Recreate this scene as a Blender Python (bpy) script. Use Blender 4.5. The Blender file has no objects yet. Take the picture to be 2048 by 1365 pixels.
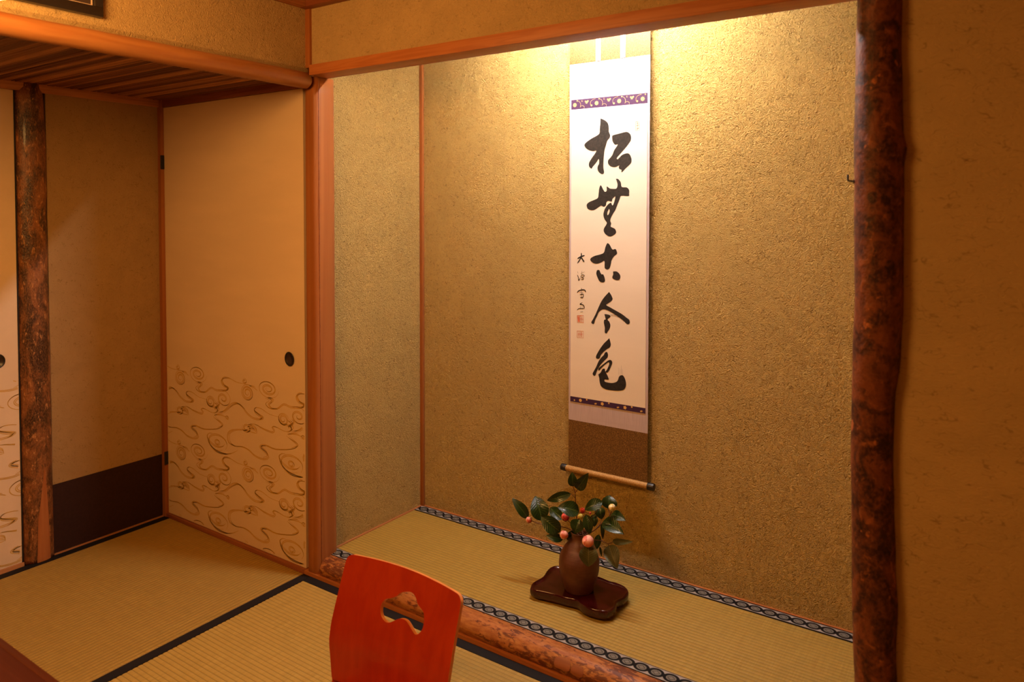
import bpy, bmesh, math, random
from mathutils import Vector, Matrix, noise, geometry
random.seed(7)
PI = math.pi
scene = bpy.context.scene
COL = scene.collection

# ------------------------------------------------------------------ camera
cam_d = bpy.data.cameras.new('camera')
cam = bpy.data.objects.new('camera', cam_d)
COL.objects.link(cam)
scene.camera = cam
RV = Vector((0.82585986, 0.56387442, 0.00106509)); UV = Vector((-0.01830565, 0.0249228, 0.99952176)); FV = Vector((-0.56357821, 0.8254844, -0.03090483))
M = Matrix((RV, UV, -FV)).transposed().to_4x4()
M.translation = Vector((2.1129, -1.7690, 1.32))
cam.matrix_world = M
cam_d.sensor_fit = 'HORIZONTAL'
cam_d.sensor_width = 36.0
cam_d.lens = 1472.29 / 2048 * 36
cam_d.shift_x = (1024 - 1021.525) / 2048
cam_d.shift_y = (470.575 - 682.5) / 2048
cam_d.clip_start = 0.02
cam_d.dof.use_dof = True
cam_d.dof.focus_distance = 2.55
cam_d.dof.aperture_fstop = 2.8

# ------------------------------------------------------------------ world, exposure, light levels
world = bpy.data.worlds.new('world')
scene.world = world
world.use_nodes = True
world.node_tree.nodes['Background'].inputs[0].default_value = (0.02, 0.012, 0.006, 1)
world.node_tree.nodes['Background'].inputs[1].default_value = 0.2
scene.view_settings.view_transform = 'Standard'
scene.view_settings.look = 'None'
scene.view_settings.gamma = 1.0
scene.view_settings.use_curve_mapping = False
scene.view_settings.exposure = 0.0
scene.cycles.use_light_tree = False
scene.cycles.max_bounces = 6
scene.cycles.diffuse_bounces = 4
scene.cycles.glossy_bounces = 2
scene.cycles.transmission_bounces = 0
scene.cycles.caustics_reflective = False
ROOM_LAMP = ((1.0, 0.49, 0.13), 34.5)      # paper pendant over the table
ALCOVE_LAMP = ((1.0, 0.93, 0.90), 430.0)     # lamp hidden behind the alcove lintel

# ------------------------------------------------------------------ node helpers
class NT:
    def __init__(s, name):
        s.m = bpy.data.materials.new(name); s.m.use_nodes = True
        s.t = s.m.node_tree; s.t.nodes.clear()
        s.out = s.t.nodes.new('ShaderNodeOutputMaterial')
    def new(s, typ, **kw):
        n = s.t.nodes.new('ShaderNode' + typ)
        for k, v in kw.items(): setattr(n, k, v)
        return n
    def put(s, sock, v):
        if v is None: return
        if isinstance(v, S): s.t.links.new(v.s, sock)
        elif isinstance(v, (tuple, list)) and sock.type == 'RGBA' and len(v) == 3: sock.default_value = (*v, 1)
        else: sock.default_value = v
    def coord(s, kind='Object'):
        return S(s, s.new('TexCoord').outputs[kind])
    def xyz(s, v):
        n = s.new('SeparateXYZ'); s.put(n.inputs[0], v); return [S(s, o) for o in n.outputs]
    def vec(s, x, y, z):
        n = s.new('CombineXYZ'); [s.put(n.inputs[i], q) for i, q in enumerate((x, y, z))]; return S(s, n.outputs[0])
    def scale(s, v, sc, off=(0, 0, 0)):
        n = s.new('Mapping'); s.put(n.inputs[0], v); n.inputs['Scale'].default_value = sc; n.inputs['Location'].default_value = off; return S(s, n.outputs[0])
    def noise(s, v, scale, detail=3.0, rough=0.55, dist=0.0, col=False):
        n = s.new('TexNoise'); s.put(n.inputs['Vector'], v); n.inputs['Scale'].default_value = scale
        n.inputs['Detail'].default_value = detail; n.inputs['Roughness'].default_value = rough; n.inputs['Distortion'].default_value = dist
        return S(s, n.outputs['Color' if col else 'Fac'])
    def voro(s, v, scale, feature='F1', rnd=1.0, out='Distance'):
        n = s.new('TexVoronoi', feature=feature); s.put(n.inputs['Vector'], v); n.inputs['Scale'].default_value = scale
        n.inputs['Randomness'].default_value = rnd; return S(s, n.outputs[out])
    def ramp(s, f, stops, interp='LINEAR'):
        n = s.new('ValToRGB'); n.color_ramp.interpolation = interp; e = n.color_ramp.elements
        while len(e) < len(stops): e.new(0.5)
        for q, (p, c) in zip(e, stops):
            q.position = p; q.color = (*c, 1) if isinstance(c, tuple) else (c, c, c, 1)
        s.put(n.inputs[0], f); return S(s, n.outputs[0])
    def mix(s, f, a, b, mode='MIX'):
        n = s.new('Mix', data_type='RGBA', blend_type=mode); s.put(n.inputs[0], f); s.put(n.inputs[6], a); s.put(n.inputs[7], b); return S(s, n.outputs[2])
    def sstep(s, v, a, b, lo=0.0, hi=1.0):
        n = s.new('MapRange', interpolation_type='SMOOTHSTEP'); s.put(n.inputs[0], v)
        for i, q in enumerate((a, b, lo, hi)): n.inputs[i + 1].default_value = q
        return S(s, n.outputs[0])
    def bump(s, h, strength=0.5, dist=0.01, normal=None):
        n = s.new('Bump'); n.inputs['Strength'].default_value = strength; n.inputs['Distance'].default_value = dist
        s.put(n.inputs['Height'], h)
        if normal: s.put(n.inputs['Normal'], normal)
        return S(s, n.outputs[0])
    def bsdf(s, col, rough=0.6, normal=None, spec=0.5, metal=0.0, coat=0.0, sheen=0.0):
        n = s.new('BsdfPrincipled'); s.put(n.inputs['Base Color'], col); s.put(n.inputs['Roughness'], rough)
        if normal: s.put(n.inputs['Normal'], normal)
        n.inputs['Specular IOR Level'].default_value = spec; n.inputs['Metallic'].default_value = metal
        n.inputs['Coat Weight'].default_value = coat; n.inputs['Coat Roughness'].default_value = 0.08
        n.inputs['Sheen Weight'].default_value = sheen
        s.t.links.new(n.outputs[0], s.out.inputs[0]); return s.m

class S:
    def __init__(s, nt, sock): s.n = nt; s.s = sock
    def op(s, o, b=None, c=None):
        n = s.n.new('Math', operation=o); s.n.put(n.inputs[0], s)
        if b is not None: s.n.put(n.inputs[1], b)
        if c is not None: s.n.put(n.inputs[2], c)
        return S(s.n, n.outputs[0])
    def __add__(s, b): return s.op('ADD', b)
    def __sub__(s, b): return s.op('SUBTRACT', b)
    def __mul__(s, b): return s.op('MULTIPLY', b)
    def __truediv__(s, b): return s.op('DIVIDE', b)
    def __pow__(s, b): return s.op('POWER', b)
    def __lt__(s, b): return s.op('LESS_THAN', b)
    def __gt__(s, b): return s.op('GREATER_THAN', b)
    def abs(s): return s.op('ABSOLUTE')
    def fract(s): return s.op('FRACT')
    def sin(s): return s.op('SINE')
    def sqrt(s): return s.op('SQRT')
    def max(s, b): return s.op('MAXIMUM', b)
    def min(s, b): return s.op('MINIMUM', b)

# ------------------------------------------------------------------ materials
def plaster(name, col, grain=1.0, fibre=1.0, dark=(0.13, 0.07, 0.022), flat=False):
    """clay plaster with chopped straw: curly dark fibres, specks and a curled grain"""
    t = NT(name); v = t.coord()
    if flat: v = t.scale(v, (0.45, 1, 1))
    big = t.noise(v, 1.7, 1); mid = t.noise(v, 14, 2)
    def curls(sc, off, thin, m0, m1, msc):
        w = t.scale(v, (1, 1, 1), off)
        f = (t.noise(w, sc, 1.0, 0.4, 0.5) - 0.5).abs()
        return t.sstep(f, thin * 0.4, thin, 1, 0) * t.sstep(t.noise(w, msc, 1), m0, m1)
    fib = curls(52, (3, 1, 7), 0.016, 0.54, 0.62, 40).max(curls(70, (9, 4, 2), 0.020, 0.55, 0.62, 55))
    spk = t.sstep(t.voro(v, 46), 0.06, 0.09, 1, 0) * t.sstep(t.noise(v, 13, 1), 0.56, 0.6)
    g = t.noise(v, 112, 2, 0.65, 1.5)
    c = t.mix(t.sstep(mid, 0.3, 0.7), tuple(x * 0.95 for x in col), tuple(x * 1.04 for x in col))
    c = t.mix(t.sstep(big, 0.3, 0.7), c, t.mix(0.5, c, tuple(x * 0.93 for x in col)))
    c = t.mix(t.sstep(g, 0.50, 0.34) * (0.30 * grain), c, tuple(x * 0.6 for x in col))
    c = t.mix(fib * (0.5 * fibre), c, dark)
    c = t.mix(spk * (0.6 * fibre), c, dark)
    h = g + t.sstep((t.noise(v, 88, 1.0, 0.4, 1.0) - 0.5).abs(), 0.0, 0.07, 0.0, 0.7)
    return t.bsdf(c, 0.93, t.bump(h, 0.8 * grain, 0.009), 0.12)

def wood(name, axis, c1, c2, rough=0.45, stretch=0.05, freq=60, spec=0.4, coat=0.0, knots=0.0, dark=None):
    t = NT(name); v = t.coord()
    sc = [1.0, 1.0, 1.0]; sc[axis] = stretch
    w = t.scale(v, tuple(sc))
    a = t.noise(w, freq * 0.35, 2, 0.5, 0.4); b = t.noise(w, freq * 2.6, 3, 0.6)
    g = t.sstep((a * 6.0).fract().op('PINGPONG', 0.5), 0.0, 0.5)
    f = a * 0.55 + b * 0.25 + g * 0.2
    c = t.mix(t.sstep(f, 0.28, 0.72), c1, c2)
    if knots:
        k = t.sstep(t.noise(t.scale(v, tuple(0.35 if i == axis else 1.6 for i in range(3))), 9, 2), 0.60, 0.74)
        c = t.mix(k * knots, c, dark or tuple(x * 0.45 for x in c1))
    return t.bsdf(c, rough, t.bump(b, 0.12, 0.002), spec, coat=coat)

def bark(name, base, light, dark, fine=1.0, rough=0.42, spots=True, stretch=0.6, coat=0.0, flat=0.5, spec=0.3):
    t = NT(name); v = t.scale(t.coord(), (1, 1, stretch))
    a = t.noise(v, 18, 4, 0.6, 0.8); b = t.noise(v, 46 * fine, 4, 0.65, 0.5); e = t.noise(v, 160 * fine, 3)
    c = t.mix(t.sstep(a, 0.38, 0.62), dark, base)
    c = t.mix(t.sstep(b, 0.56, 0.70) * flat, c, light)
    c = t.mix(t.sstep(b, 0.44, 0.34) * 0.75, c, dark)
    if spots:
        vs = t.scale(t.coord(), (1, 1, 0.8))
        dsp = t.voro(vs, 17); c = t.mix(t.sstep(dsp + (b - 0.5) * 0.35, 0.13, 0.22, 0.85, 0), c, tuple(x * 0.4 for x in dark))
        pk = t.sstep(t.noise(t.scale(t.coord(), (1, 1, 0.7), (5, 2, 9)), 30, 3, 0.6), 0.66, 0.72); c = t.mix(pk * 0.8, c, tuple(min(1, x * 1.5) for x in light))
    c = t.mix(t.sstep(e, 0.4, 0.7) * 0.25, c, light)
    return t.bsdf(c, rough, t.bump(b * 0.6 + e * 0.4, 0.6, 0.006), spec, coat=coat)

def flat_mat(name, col, rough=0.6, spec=0.4, metal=0.0, coat=0.0, var=0.06, scale=40):
    t = NT(name); v = t.coord(); n = t.noise(v, scale, 3)
    c = t.mix(t.sstep(n, 0.3, 0.7), tuple(x * (1 - var) for x in col), tuple(min(1, x * (1 + var)) for x in col))
    return t.bsdf(c, rough, None, spec, metal, coat)

def tatami_mat_material(name, axis, col, col2):
    # axis = direction of the ribs; the rushes run across them
    t = NT(name); v = t.coord(); x = t.xyz(v)
    sc = [400.0, 400.0, 1.0]; sc[1 - axis] = 8.0
    rush = t.noise(t.scale(v, tuple(sc)), 1.0, 2, 0.5)
    pitch = 0.0152
    rib = (x[1 - axis] / pitch).fract()
    groove = t.sstep((rib - 0.5).abs(), 0.36, 0.5)
    sc2 = [30.0, 30.0, 1.0]; sc2[1 - axis] = 1.0 / pitch
    cell = t.new('TexWhiteNoise', noise_dimensions='3D')
    fl = t.new('VectorMath', operation='FLOOR'); 
    scb = [60.0, 60.0, 1.0]; scb[1 - axis] = 1.0 / pitch
    t.put(fl.inputs[0], t.scale(v, tuple(scb))); t.t.links.new(fl.outputs[0], cell.inputs[0])
    patch = t.noise(v, 4, 2)
    c = t.mix(t.sstep(rush, 0.3, 0.7), col, col2)
    c = t.mix(S(t, cell.outputs[0]) * 0.22, c, tuple(q * 0.72 for q in col))
    c = t.mix(t.sstep(patch, 0.35, 0.7) * 0.25, c, tuple(q * 0.85 for q in col2))
    c = t.mix(groove * 0.7, c, tuple(q * 0.45 for q in col))
    h = rush * 0.4 - groove * 1.2
    return t.bsdf(c, 0.55, t.bump(h, 0.35, 0.0012), 0.35)

def crest_border(name, x0, yc):
    t = NT(name); x = t.xyz(t.coord()); P = 0.0432
    u = ((x[0] - x0) / P + 0.5 + 40.0).fract() - 0.5
    w = (x[1] - yc) / 0.0355
    r = ((u.abs() * 2.0) ** 2.0 + (w.abs() * 2.0) ** 2.0).sqrt()
    dia = u.abs() + w.abs()
    black = (0.003, 0.002, 0.003); grey = (0.20, 0.185, 0.16); white = (0.50, 0.45, 0.42)
    weave = (x[0] * (2 * PI / 0.0024)).sin()
    weave2 = ((x[0] + x[1]) * (2 * PI / 0.0034)).sin() * ((x[0] - x[1]) * (2 * PI / 0.0034)).sin()
    ground = t.mix(t.sstep(weave, -0.1, 0.5) * 0.75, white, (0.05, 0.045, 0.045))
    ins = t.mix(t.sstep(weave2, 0.0, 0.3) * 0.3, grey, black)
    ins = t.mix(t.sstep((dia - 0.24).abs(), 0.02, 0.045, 0.85, 0), ins, black)
    ins = t.mix(t.sstep((dia - 0.06).abs(), 0.03, 0.05, 0.6, 0), ins, grey)
    c = t.mix(t.sstep(r, 1.03, 1.10), t.mix(t.sstep(r, 0.62, 0.70), ins, black), ground)
    edge = t.sstep(((x[1] - yc) / 0.023).abs(), 0.90, 0.95)
    c = t.mix(edge, c, black)
    return t.bsdf(c, 0.7, t.bump(weave, 0.1, 0.0005), 0.2)

def brocade(name, dark, gold, scale=420):
    t = NT(name); v = t.coord()
    a = t.noise(v, scale, 2, 0.6, 1.5); b = t.noise(v, scale * 0.22, 2)
    c = t.mix(t.sstep(a, 0.48, 0.62), dark, gold)
    c = t.mix(t.sstep(b, 0.4, 0.7) * 0.3, c, dark)
    return t.bsdf(c, 0.5, t.bump(a, 0.3, 0.0008), 0.4, metal=0.15)

def silk(name, col):
    t = NT(name); v = t.coord()
    a = t.noise(t.scale(v, (1, 1, 0.02)), 700, 2); b = t.noise(t.scale(v, (0.06, 1, 1)), 60, 3)
    c = t.mix(t.sstep(a, 0.35, 0.65), tuple(x * 0.84 for x in col), col)
    c = t.mix(t.sstep(b, 0.45, 0.7) * 0.25, c, tuple(x * 0.8 for x in col))
    return t.bsdf(c, 0.55, t.bump(a, 0.15, 0.0006), 0.3)

def paper(name, col, warp=0.0):
    t = NT(name); v = t.coord()
    a = t.noise(t.scale(v, (0.25, 1, 1)), 12, 3); b = t.noise(v, 220, 2)
    c = t.mix(t.sstep(a, 0.35, 0.7), tuple(x * 0.95 for x in col), col)
    c = t.mix(t.sstep(b, 0.4, 0.6) * 0.12, c, tuple(x * 0.9 for x in col))
    return t.bsdf(c, 0.8, t.bump(a + b * 0.05, 0.08 + warp, 0.004), 0.2)

def leaf_mat(name, top, under, rough):
    t = NT(name); uv = t.xyz(t.coord('UV')); v = t.coord()
    rib = t.sstep((uv[1] - 0.5).abs(), 0.012, 0.035, 1, 0)
    vein = ((uv[0] + (uv[1] - 0.5).abs() * 0.55) * 9.0).fract()
    vl = t.sstep((vein - 0.5).abs(), 0.42, 0.5) * 0.35
    n = t.noise(v, 60, 2)
    c = t.mix(t.sstep(n, 0.3, 0.7), tuple(q * 0.75 for q in top), top)
    c = t.mix(rib * 0.55, c, under); c = t.mix(vl, c, under)
    return t.bsdf(c, rough, t.bump(t.sstep((vein - 0.5).abs(), 0.3, 0.5) * -1.0 + rib * -0.6, 0.25, 0.002), 0.35)

def bud_mat(name, a, b, mixat=0.5):
    t = NT(name); uv = t.xyz(t.coord('UV')); v = t.coord()
    sp = ((uv[0] * 2.0 + uv[1] * 1.5 + (t.noise(v, 70, 2) - 0.5) * 0.5) * 1.0).fract()
    c = t.mix(t.sstep(sp, 0.15, 0.75), a, b)
    c = t.mix(t.sstep(sp, 0.05, 0.0), c, tuple(q * 0.45 for q in a))
    return t.bsdf(c, 0.5, t.bump(sp, 0.5, 0.004), 0.3)

def emit(name, col, strength):
    t = NT(name); e = t.new('Emission'); e.inputs[0].default_value = (*col, 1); e.inputs[1].default_value = strength
    t.t.links.new(e.outputs[0], t.out.inputs[0]); return t.m

MT = {}
MT['plaster_alcove'] = plaster('alcove_plaster', (0.545, 0.372, 0.122), 1.0, 1.0)
MT['plaster_room'] = plaster('room_plaster', (0.50, 0.34, 0.155), 0.55, 0.7)
MT['plaster_smooth'] = plaster('smooth_plaster', (0.47, 0.315, 0.13), 0.22, 0.8, flat=True)
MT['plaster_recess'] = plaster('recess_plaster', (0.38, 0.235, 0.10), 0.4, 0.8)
MT['cedar_x'] = wood('cedar_along_x', 0, (0.38, 0.118, 0.029), (0.47, 0.165, 0.046), 0.5, freq=110)
MT['cedar_y'] = wood('cedar_along_y', 1, (0.36, 0.13, 0.04), (0.52, 0.22, 0.075), 0.5)
MT['cedar_z'] = wood('cedar_along_z', 2, (0.30, 0.098, 0.026), (0.37, 0.132, 0.037), 0.42, stretch=0.03, freq=34, knots=0.25, spec=0.15)
MT['cedar_dark_x'] = wood('dark_cedar_along_x', 0, (0.22, 0.06, 0.02), (0.34, 0.11, 0.035), 0.5)
MT['pole_y'] = wood('polished_pole', 1, (0.34, 0.125, 0.034), (0.43, 0.180, 0.055), 0.45, stretch=0.10, freq=34, knots=0.7, dark=(0.30, 0.09, 0.02))
MT['reed'] = None
MT['bark_red'] = bark('red_bark', (0.17, 0.045, 0.013), (0.34, 0.105, 0.030), (0.034, 0.008, 0.004), 0.8, 0.55, True, 0.9, 0.0, 0.7)
MT['bark_brown'] = bark('brown_bark', (0.24, 0.08, 0.022), (0.55, 0.24, 0.08), (0.030, 0.009, 0.004), 1.9, 0.36, False, 0.45, 0.1, 0.9, 0.6)
MT['sill_bark'] = None
MT['planed'] = wood('planed_face', 2, (0.34, 0.105, 0.026), (0.42, 0.15, 0.042), 0.5)
MT['planed_x'] = wood('planed_top', 0, (0.37, 0.130, 0.032), (0.45, 0.175, 0.048), 0.45)
MT['fusuma'] = paper('fusuma_paper', (0.74, 0.55, 0.365))
MT['gold_line'] = flat_mat('ochre_print', (0.58, 0.325, 0.07), 0.55, 0.4)
MT['black_iron'] = flat_mat('black_iron', (0.012, 0.009, 0.008), 0.4, 0.5)
MT['dark_lacquer'] = flat_mat('dark_pull', (0.035, 0.017, 0.011), 0.35, 0.5)
MT['dado'] = flat_mat('dado_paper', (0.030, 0.010, 0.007), 0.75, 0.25, var=0.15, scale=90)
MT['tat_x'] = tatami_mat_material('tatami_ribs_x', 0, (0.40, 0.250, 0.050), (0.485, 0.318, 0.076))
MT['tat_y'] = tatami_mat_material('tatami_ribs_y', 1, (0.335, 0.195, 0.034), (0.405, 0.250, 0.050))
MT['tat_alc'] = tatami_mat_material('tatami_alcove', 0, (0.355, 0.222, 0.038), (0.425, 0.282, 0.056))
MT['hem_black'] = flat_mat('black_hem', (0.008, 0.006, 0.006), 0.75, 0.25)
MT['crest_front'] = crest_border('crest_hem_front', 0.684 - 0.94515, 0.079 - 0.3205)
MT['crest_back'] = crest_border('crest_hem_back', 0.684 - 0.94515, 0.560 - 0.3205)
MT['brocade'] = brocade('gold_brocade', (0.10, 0.044, 0.009), (0.36, 0.20, 0.052))
MT['brocade_light'] = brocade('roller_brocade', (0.34, 0.17, 0.045), (0.62, 0.38, 0.12))
MT['silk'] = silk('lavender_silk', (0.55, 0.45, 0.46))
MT['futai'] = silk('white_silk', (0.85, 0.82, 0.78))
MT['purple'] = silk('purple_band', (0.050, 0.018, 0.062))
MT['flower_gold'] = flat_mat('gold_thread', (0.80, 0.52, 0.16), 0.4, 0.5, 0.2)
MT['washi'] = paper('scroll_paper', (0.80, 0.70, 0.56), 0.1)
MT['ink'] = flat_mat('sumi_ink', (0.022, 0.017, 0.013), 0.8, 0.25, var=0.35, scale=150)
MT['seal'] = flat_mat('seal_red', (0.62, 0.14, 0.07), 0.8, 0.2)
MT['leaf'] = leaf_mat('camellia_leaf', (0.014, 0.030, 0.004), (0.085, 0.115, 0.018), 0.24)
MT['leaf_pale'] = leaf_mat('camellia_leaf_underside', (0.075, 0.08, 0.028), (0.20, 0.19, 0.085), 0.42)
MT['twig'] = flat_mat('camellia_twig', (0.12, 0.045, 0.02), 0.6, 0.3, var=0.3)
MT['bud_pink'] = bud_mat('pink_bud', (0.72, 0.16, 0.12), (0.92, 0.44, 0.34))
MT['bud_red'] = bud_mat('red_bud', (0.48, 0.03, 0.03), (0.78, 0.13, 0.09))
MT['bud_green'] = bud_mat('green_bud', (0.42, 0.36, 0.06), (0.66, 0.56, 0.14))
MT['bud_cream'] = bud_mat('cream_bud', (0.72, 0.55, 0.14), (0.95, 0.80, 0.52))
MT['sepal'] = flat_mat('sepal', (0.22, 0.20, 0.06), 0.55, 0.3, var=0.3)
def clay():
    t = NT('unglazed_clay'); v = t.coord(); x = t.xyz(v)
    ring = t.noise(t.vec(x[0] * 0.1, x[1] * 0.1, x[2]), 260, 3); n = t.noise(v, 30, 4)
    c = t.mix(t.sstep(n, 0.3, 0.7), (0.092, 0.028, 0.011), (0.135, 0.046, 0.019))
    c = t.mix(t.sstep(ring, 0.5, 0.75) * 0.35, c, (0.08, 0.024, 0.011))
    return t.bsdf(c, 0.5, t.bump(ring, 0.35, 0.002), 0.4)
MT['clay'] = clay()
MT['red_lacquer'] = flat_mat('red_lacquer', (0.040, 0.003, 0.003), 0.14, 0.45, var=0.1, coat=0.15)
def red_ply():
    t = NT('red_plywood'); v = t.coord()
    w = t.scale(v, (1, 1, 0.05))
    a = t.noise(w, 26, 3, 0.55, 0.3); b = t.noise(t.scale(v, (1, 1, 0.02)), 260, 2)
    c = t.mix(t.sstep(a, 0.3, 0.72), (0.38, 0.020, 0.002), (0.47, 0.035, 0.004))
    c = t.mix(t.sstep(b, 0.45, 0.7) * 0.12, c, (0.30, 0.026, 0.005))
    return t.bsdf(c, 0.38, None, 0.45, coat=0.15)
MT['red_ply'] = red_ply()
MT['ply_edge'] = flat_mat('ply_edge', (0.72, 0.24, 0.055), 0.45, 0.4)
MT['table'] = wood('table_wood', 0, (0.060, 0.009, 0.002), (0.085, 0.015, 0.004), 0.5, freq=40, spec=0.25)
MT['table_edge'] = wood('table_edge_wood', 0, (0.055, 0.008, 0.002), (0.09, 0.017, 0.004), 0.4, spec=0.25)
MT['frame_black'] = flat_mat('frame_black', (0.018, 0.012, 0.010), 0.35, 0.5)
MT['frame_mat'] = flat_mat('picture_dark', (0.05, 0.032, 0.026), 0.3, 0.5)
MT['fillet'] = flat_mat('picture_fillet', (0.62, 0.45, 0.34), 0.4, 0.5)
MT['ceiling'] = wood('ceiling_boards', 0, (0.33, 0.15, 0.06), (0.45, 0.23, 0.10), 0.6)
MT['white_enamel'] = flat_mat('white_enamel', (0.8, 0.8, 0.78), 0.4)
MT['lamp_paper'] = emit('lit_paper_shade', *ROOM_LAMP)
MT['lamp_tube'] = emit('lit_tube', *ALCOVE_LAMP)

def reed_mat():
    t = NT('reed'); at = t.new('Attribute'); at.attribute_name = 'tone'
    v = t.coord(); n = t.noise(t.scale(v, (0.06, 1, 1)), 90, 2)
    c = t.ramp(S(t, at.outputs['Fac']), [(0.0, (0.10, 0.030, 0.010)), (0.5, (0.26, 0.10, 0.035)), (1.0, (0.60, 0.29, 0.115))])
    c = t.mix(t.sstep(n, 0.35, 0.65) * 0.4, c, (0.12, 0.04, 0.012))
    return t.bsdf(c, 0.5, None, 0.35)
MT['reed'] = reed_mat()
def sill_bark():
    t = NT('sill_bark'); v = t.coord()
    w = t.scale(v, (0.35, 1, 1)); a = t.noise(w, 85, 4, 0.7, 0.6); b = t.noise(t.scale(v, (0.25, 1, 1)), 130, 3, 0.6); big = t.noise(t.scale(v, (0.5, 1, 1)), 7, 2)
    c = t.mix(t.sstep(b, 0.35, 0.65), (0.30, 0.088, 0.016), (0.43, 0.160, 0.036))
    c = t.mix(t.sstep(a + (big - 0.5) * 0.5, 0.49, 0.57) * 0.85, c, (0.095, 0.016, 0.004))
    c = t.mix(t.sstep(b * 0.5 + big * 0.5, 0.58, 0.66) * 0.5, c, (0.52, 0.25, 0.075))
    return t.bsdf(c, 0.5, t.bump(a, 0.3, 0.003), 0.4)
MT['sill_bark'] = sill_bark()

# ------------------------------------------------------------------ object helpers
def origin_of(o):
    v = Vector((0, 0, 0))
    while o: v = v + o.location; o = o.parent
    return v
def link(o, parent):
    COL.objects.link(o)
    if parent: o.parent = parent
    return o
def thing(name, label, cat, loc=(0, 0, 0), group=None):
    o = bpy.data.objects.new(name, None); o.location = loc; o.empty_display_size = 0.05; COL.objects.link(o)
    o['label'] = label; o['category'] = cat
    if group: o['group'] = group
    return o
def obj(name, verts, faces, mat, parent=None, loc=None, smooth=False, uv=None, label=None, cat=None, kind=None, group=None, angle=None):
    base = origin_of(parent) if parent else Vector(loc or (0, 0, 0))
    me = bpy.data.meshes.new(name)
    me.from_pydata([tuple(Vector(v) - base) for v in verts], [], faces); me.update()
    mats = mat if isinstance(mat, (list, tuple)) else [mat]
    for m in mats: me.materials.append(m)
    if uv:
        l = me.uv_layers.new(name='UVMap')
        for lp in me.loops: l.data[lp.index].uv = uv[lp.vertex_index]
    if smooth:
        for p in me.polygons: p.use_smooth = True
        if angle:
            bm = bmesh.new(); bm.from_mesh(me)
            for e in bm.edges:
                if len(e.link_faces) == 2 and e.calc_face_angle(0) > math.radians(angle): e.smooth = False
            bm.to_mesh(me); bm.free()
    o = bpy.data.objects.new(name, me)
    if not parent: o.location = base
    link(o, parent)
    if label: o['label'] = label
    if cat: o['category'] = cat
    if kind: o['kind'] = kind
    if group: o['group'] = group
    return o
def boxg(x0, x1, y0, y1, z0, z1, bevel=0.0, seg=2):
    bm = bmesh.new(); bmesh.ops.create_cube(bm, size=1)
    for v in bm.verts: v.co = Vector(((x0 + x1) / 2 + v.co.x * (x1 - x0), (y0 + y1) / 2 + v.co.y * (y1 - y0), (z0 + z1) / 2 + v.co.z * (z1 - z0)))
    if bevel: bmesh.ops.bevel(bm, geom=list(bm.edges), offset=bevel, segments=seg, affect='EDGES', profile=0.6)
    bm.verts.index_update()
    r = [tuple(v.co) for v in bm.verts], [[v.index for v in f.verts] for f in bm.faces]; bm.free(); return r
def merge(*gs):
    V, F = [], []
    for v, f in gs:
        n = len(V); V += list(v); F += [[i + n for i in q] for q in f]
    return V, F
def box(name, x0, x1, y0, y1, z0, z1, mat, parent=None, bevel=0.0, **kw):
    v, f = boxg(x0, x1, y0, y1, z0, z1, bevel)
    if not parent and 'loc' not in kw: kw['loc'] = ((x0 + x1) / 2, (y0 + y1) / 2, z0)
    return obj(name, v, f, mat, parent, smooth=bool(bevel), angle=50 if bevel else None, **kw)
def struct(name, x0, x1, y0, y1, z0, z1, mat, parent=None, bevel=0.0, label=None):
    return box(name, x0, x1, y0, y1, z0, z1, mat, parent, bevel, kind=None if parent else 'structure', label=label)
def tube(pts, rad, seg=10, caps=True):
    """sweep a circle along points; rad = number or list"""
    P = [Vector(p) for p in pts]; V, F = [], []
    up = None
    for i, p in enumerate(P):
        d = (P[min(i + 1, len(P) - 1)] - P[max(i - 1, 0)]).normalized()
        if up is None: up = Vector((0, 0, 1)) if abs(d.z) < 0.9 else Vector((1, 0, 0))
        a = d.cross(up).normalized(); b = a.cross(d).normalized(); up = b
        r = rad[i] if isinstance(rad, (list, tuple)) else rad
        for k in range(seg):
            t = 2 * PI * k / seg; V.append(tuple(p + a * (math.cos(t) * r) + b * (math.sin(t) * r)))
    for i in range(len(P) - 1):
        for k in range(seg):
            F.append([i * seg + k, i * seg + (k + 1) % seg, (i + 1) * seg + (k + 1) % seg, (i + 1) * seg + k])
    if caps: F.append(list(range(seg))[::-1]); F.append([(len(P) - 1) * seg + k for k in range(seg)])
    return V, F
def lathe(cx, cy, prof, seg=40):
    V, F = [], []
    for r, z in prof:
        for k in range(seg): V.append((cx + r * math.cos(2 * PI * k / seg), cy + r * math.sin(2 * PI * k / seg), z))
    for i in range(len(prof) - 1):
        for k in range(seg): F.append([i * seg + k, i * seg + (k + 1) % seg, (i + 1) * seg + (k + 1) % seg, (i + 1) * seg + k])
    F.append(list(range(seg))[::-1]); F.append([(len(prof) - 1) * seg + k for k in range(seg)])
    return V, F
def smooth_line(pts, n=6):
    P = [Vector((p[0], p[1], 0)) for p in pts]
    if len(P) < 3: return P
    out = []
    for i in range(len(P) - 1):
        a, b, c, d = P[max(i - 1, 0)], P[i], P[i + 1], P[min(i + 2, len(P) - 1)]
        for k in range(n):
            t = k / n
            out.append(0.5 * ((2 * b) + (c - a) * t + (2 * a - 5 * b + 4 * c - d) * t * t + (3 * b - a - 3 * c + d) * t ** 3))
    out.append(P[-1]); return out
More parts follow.
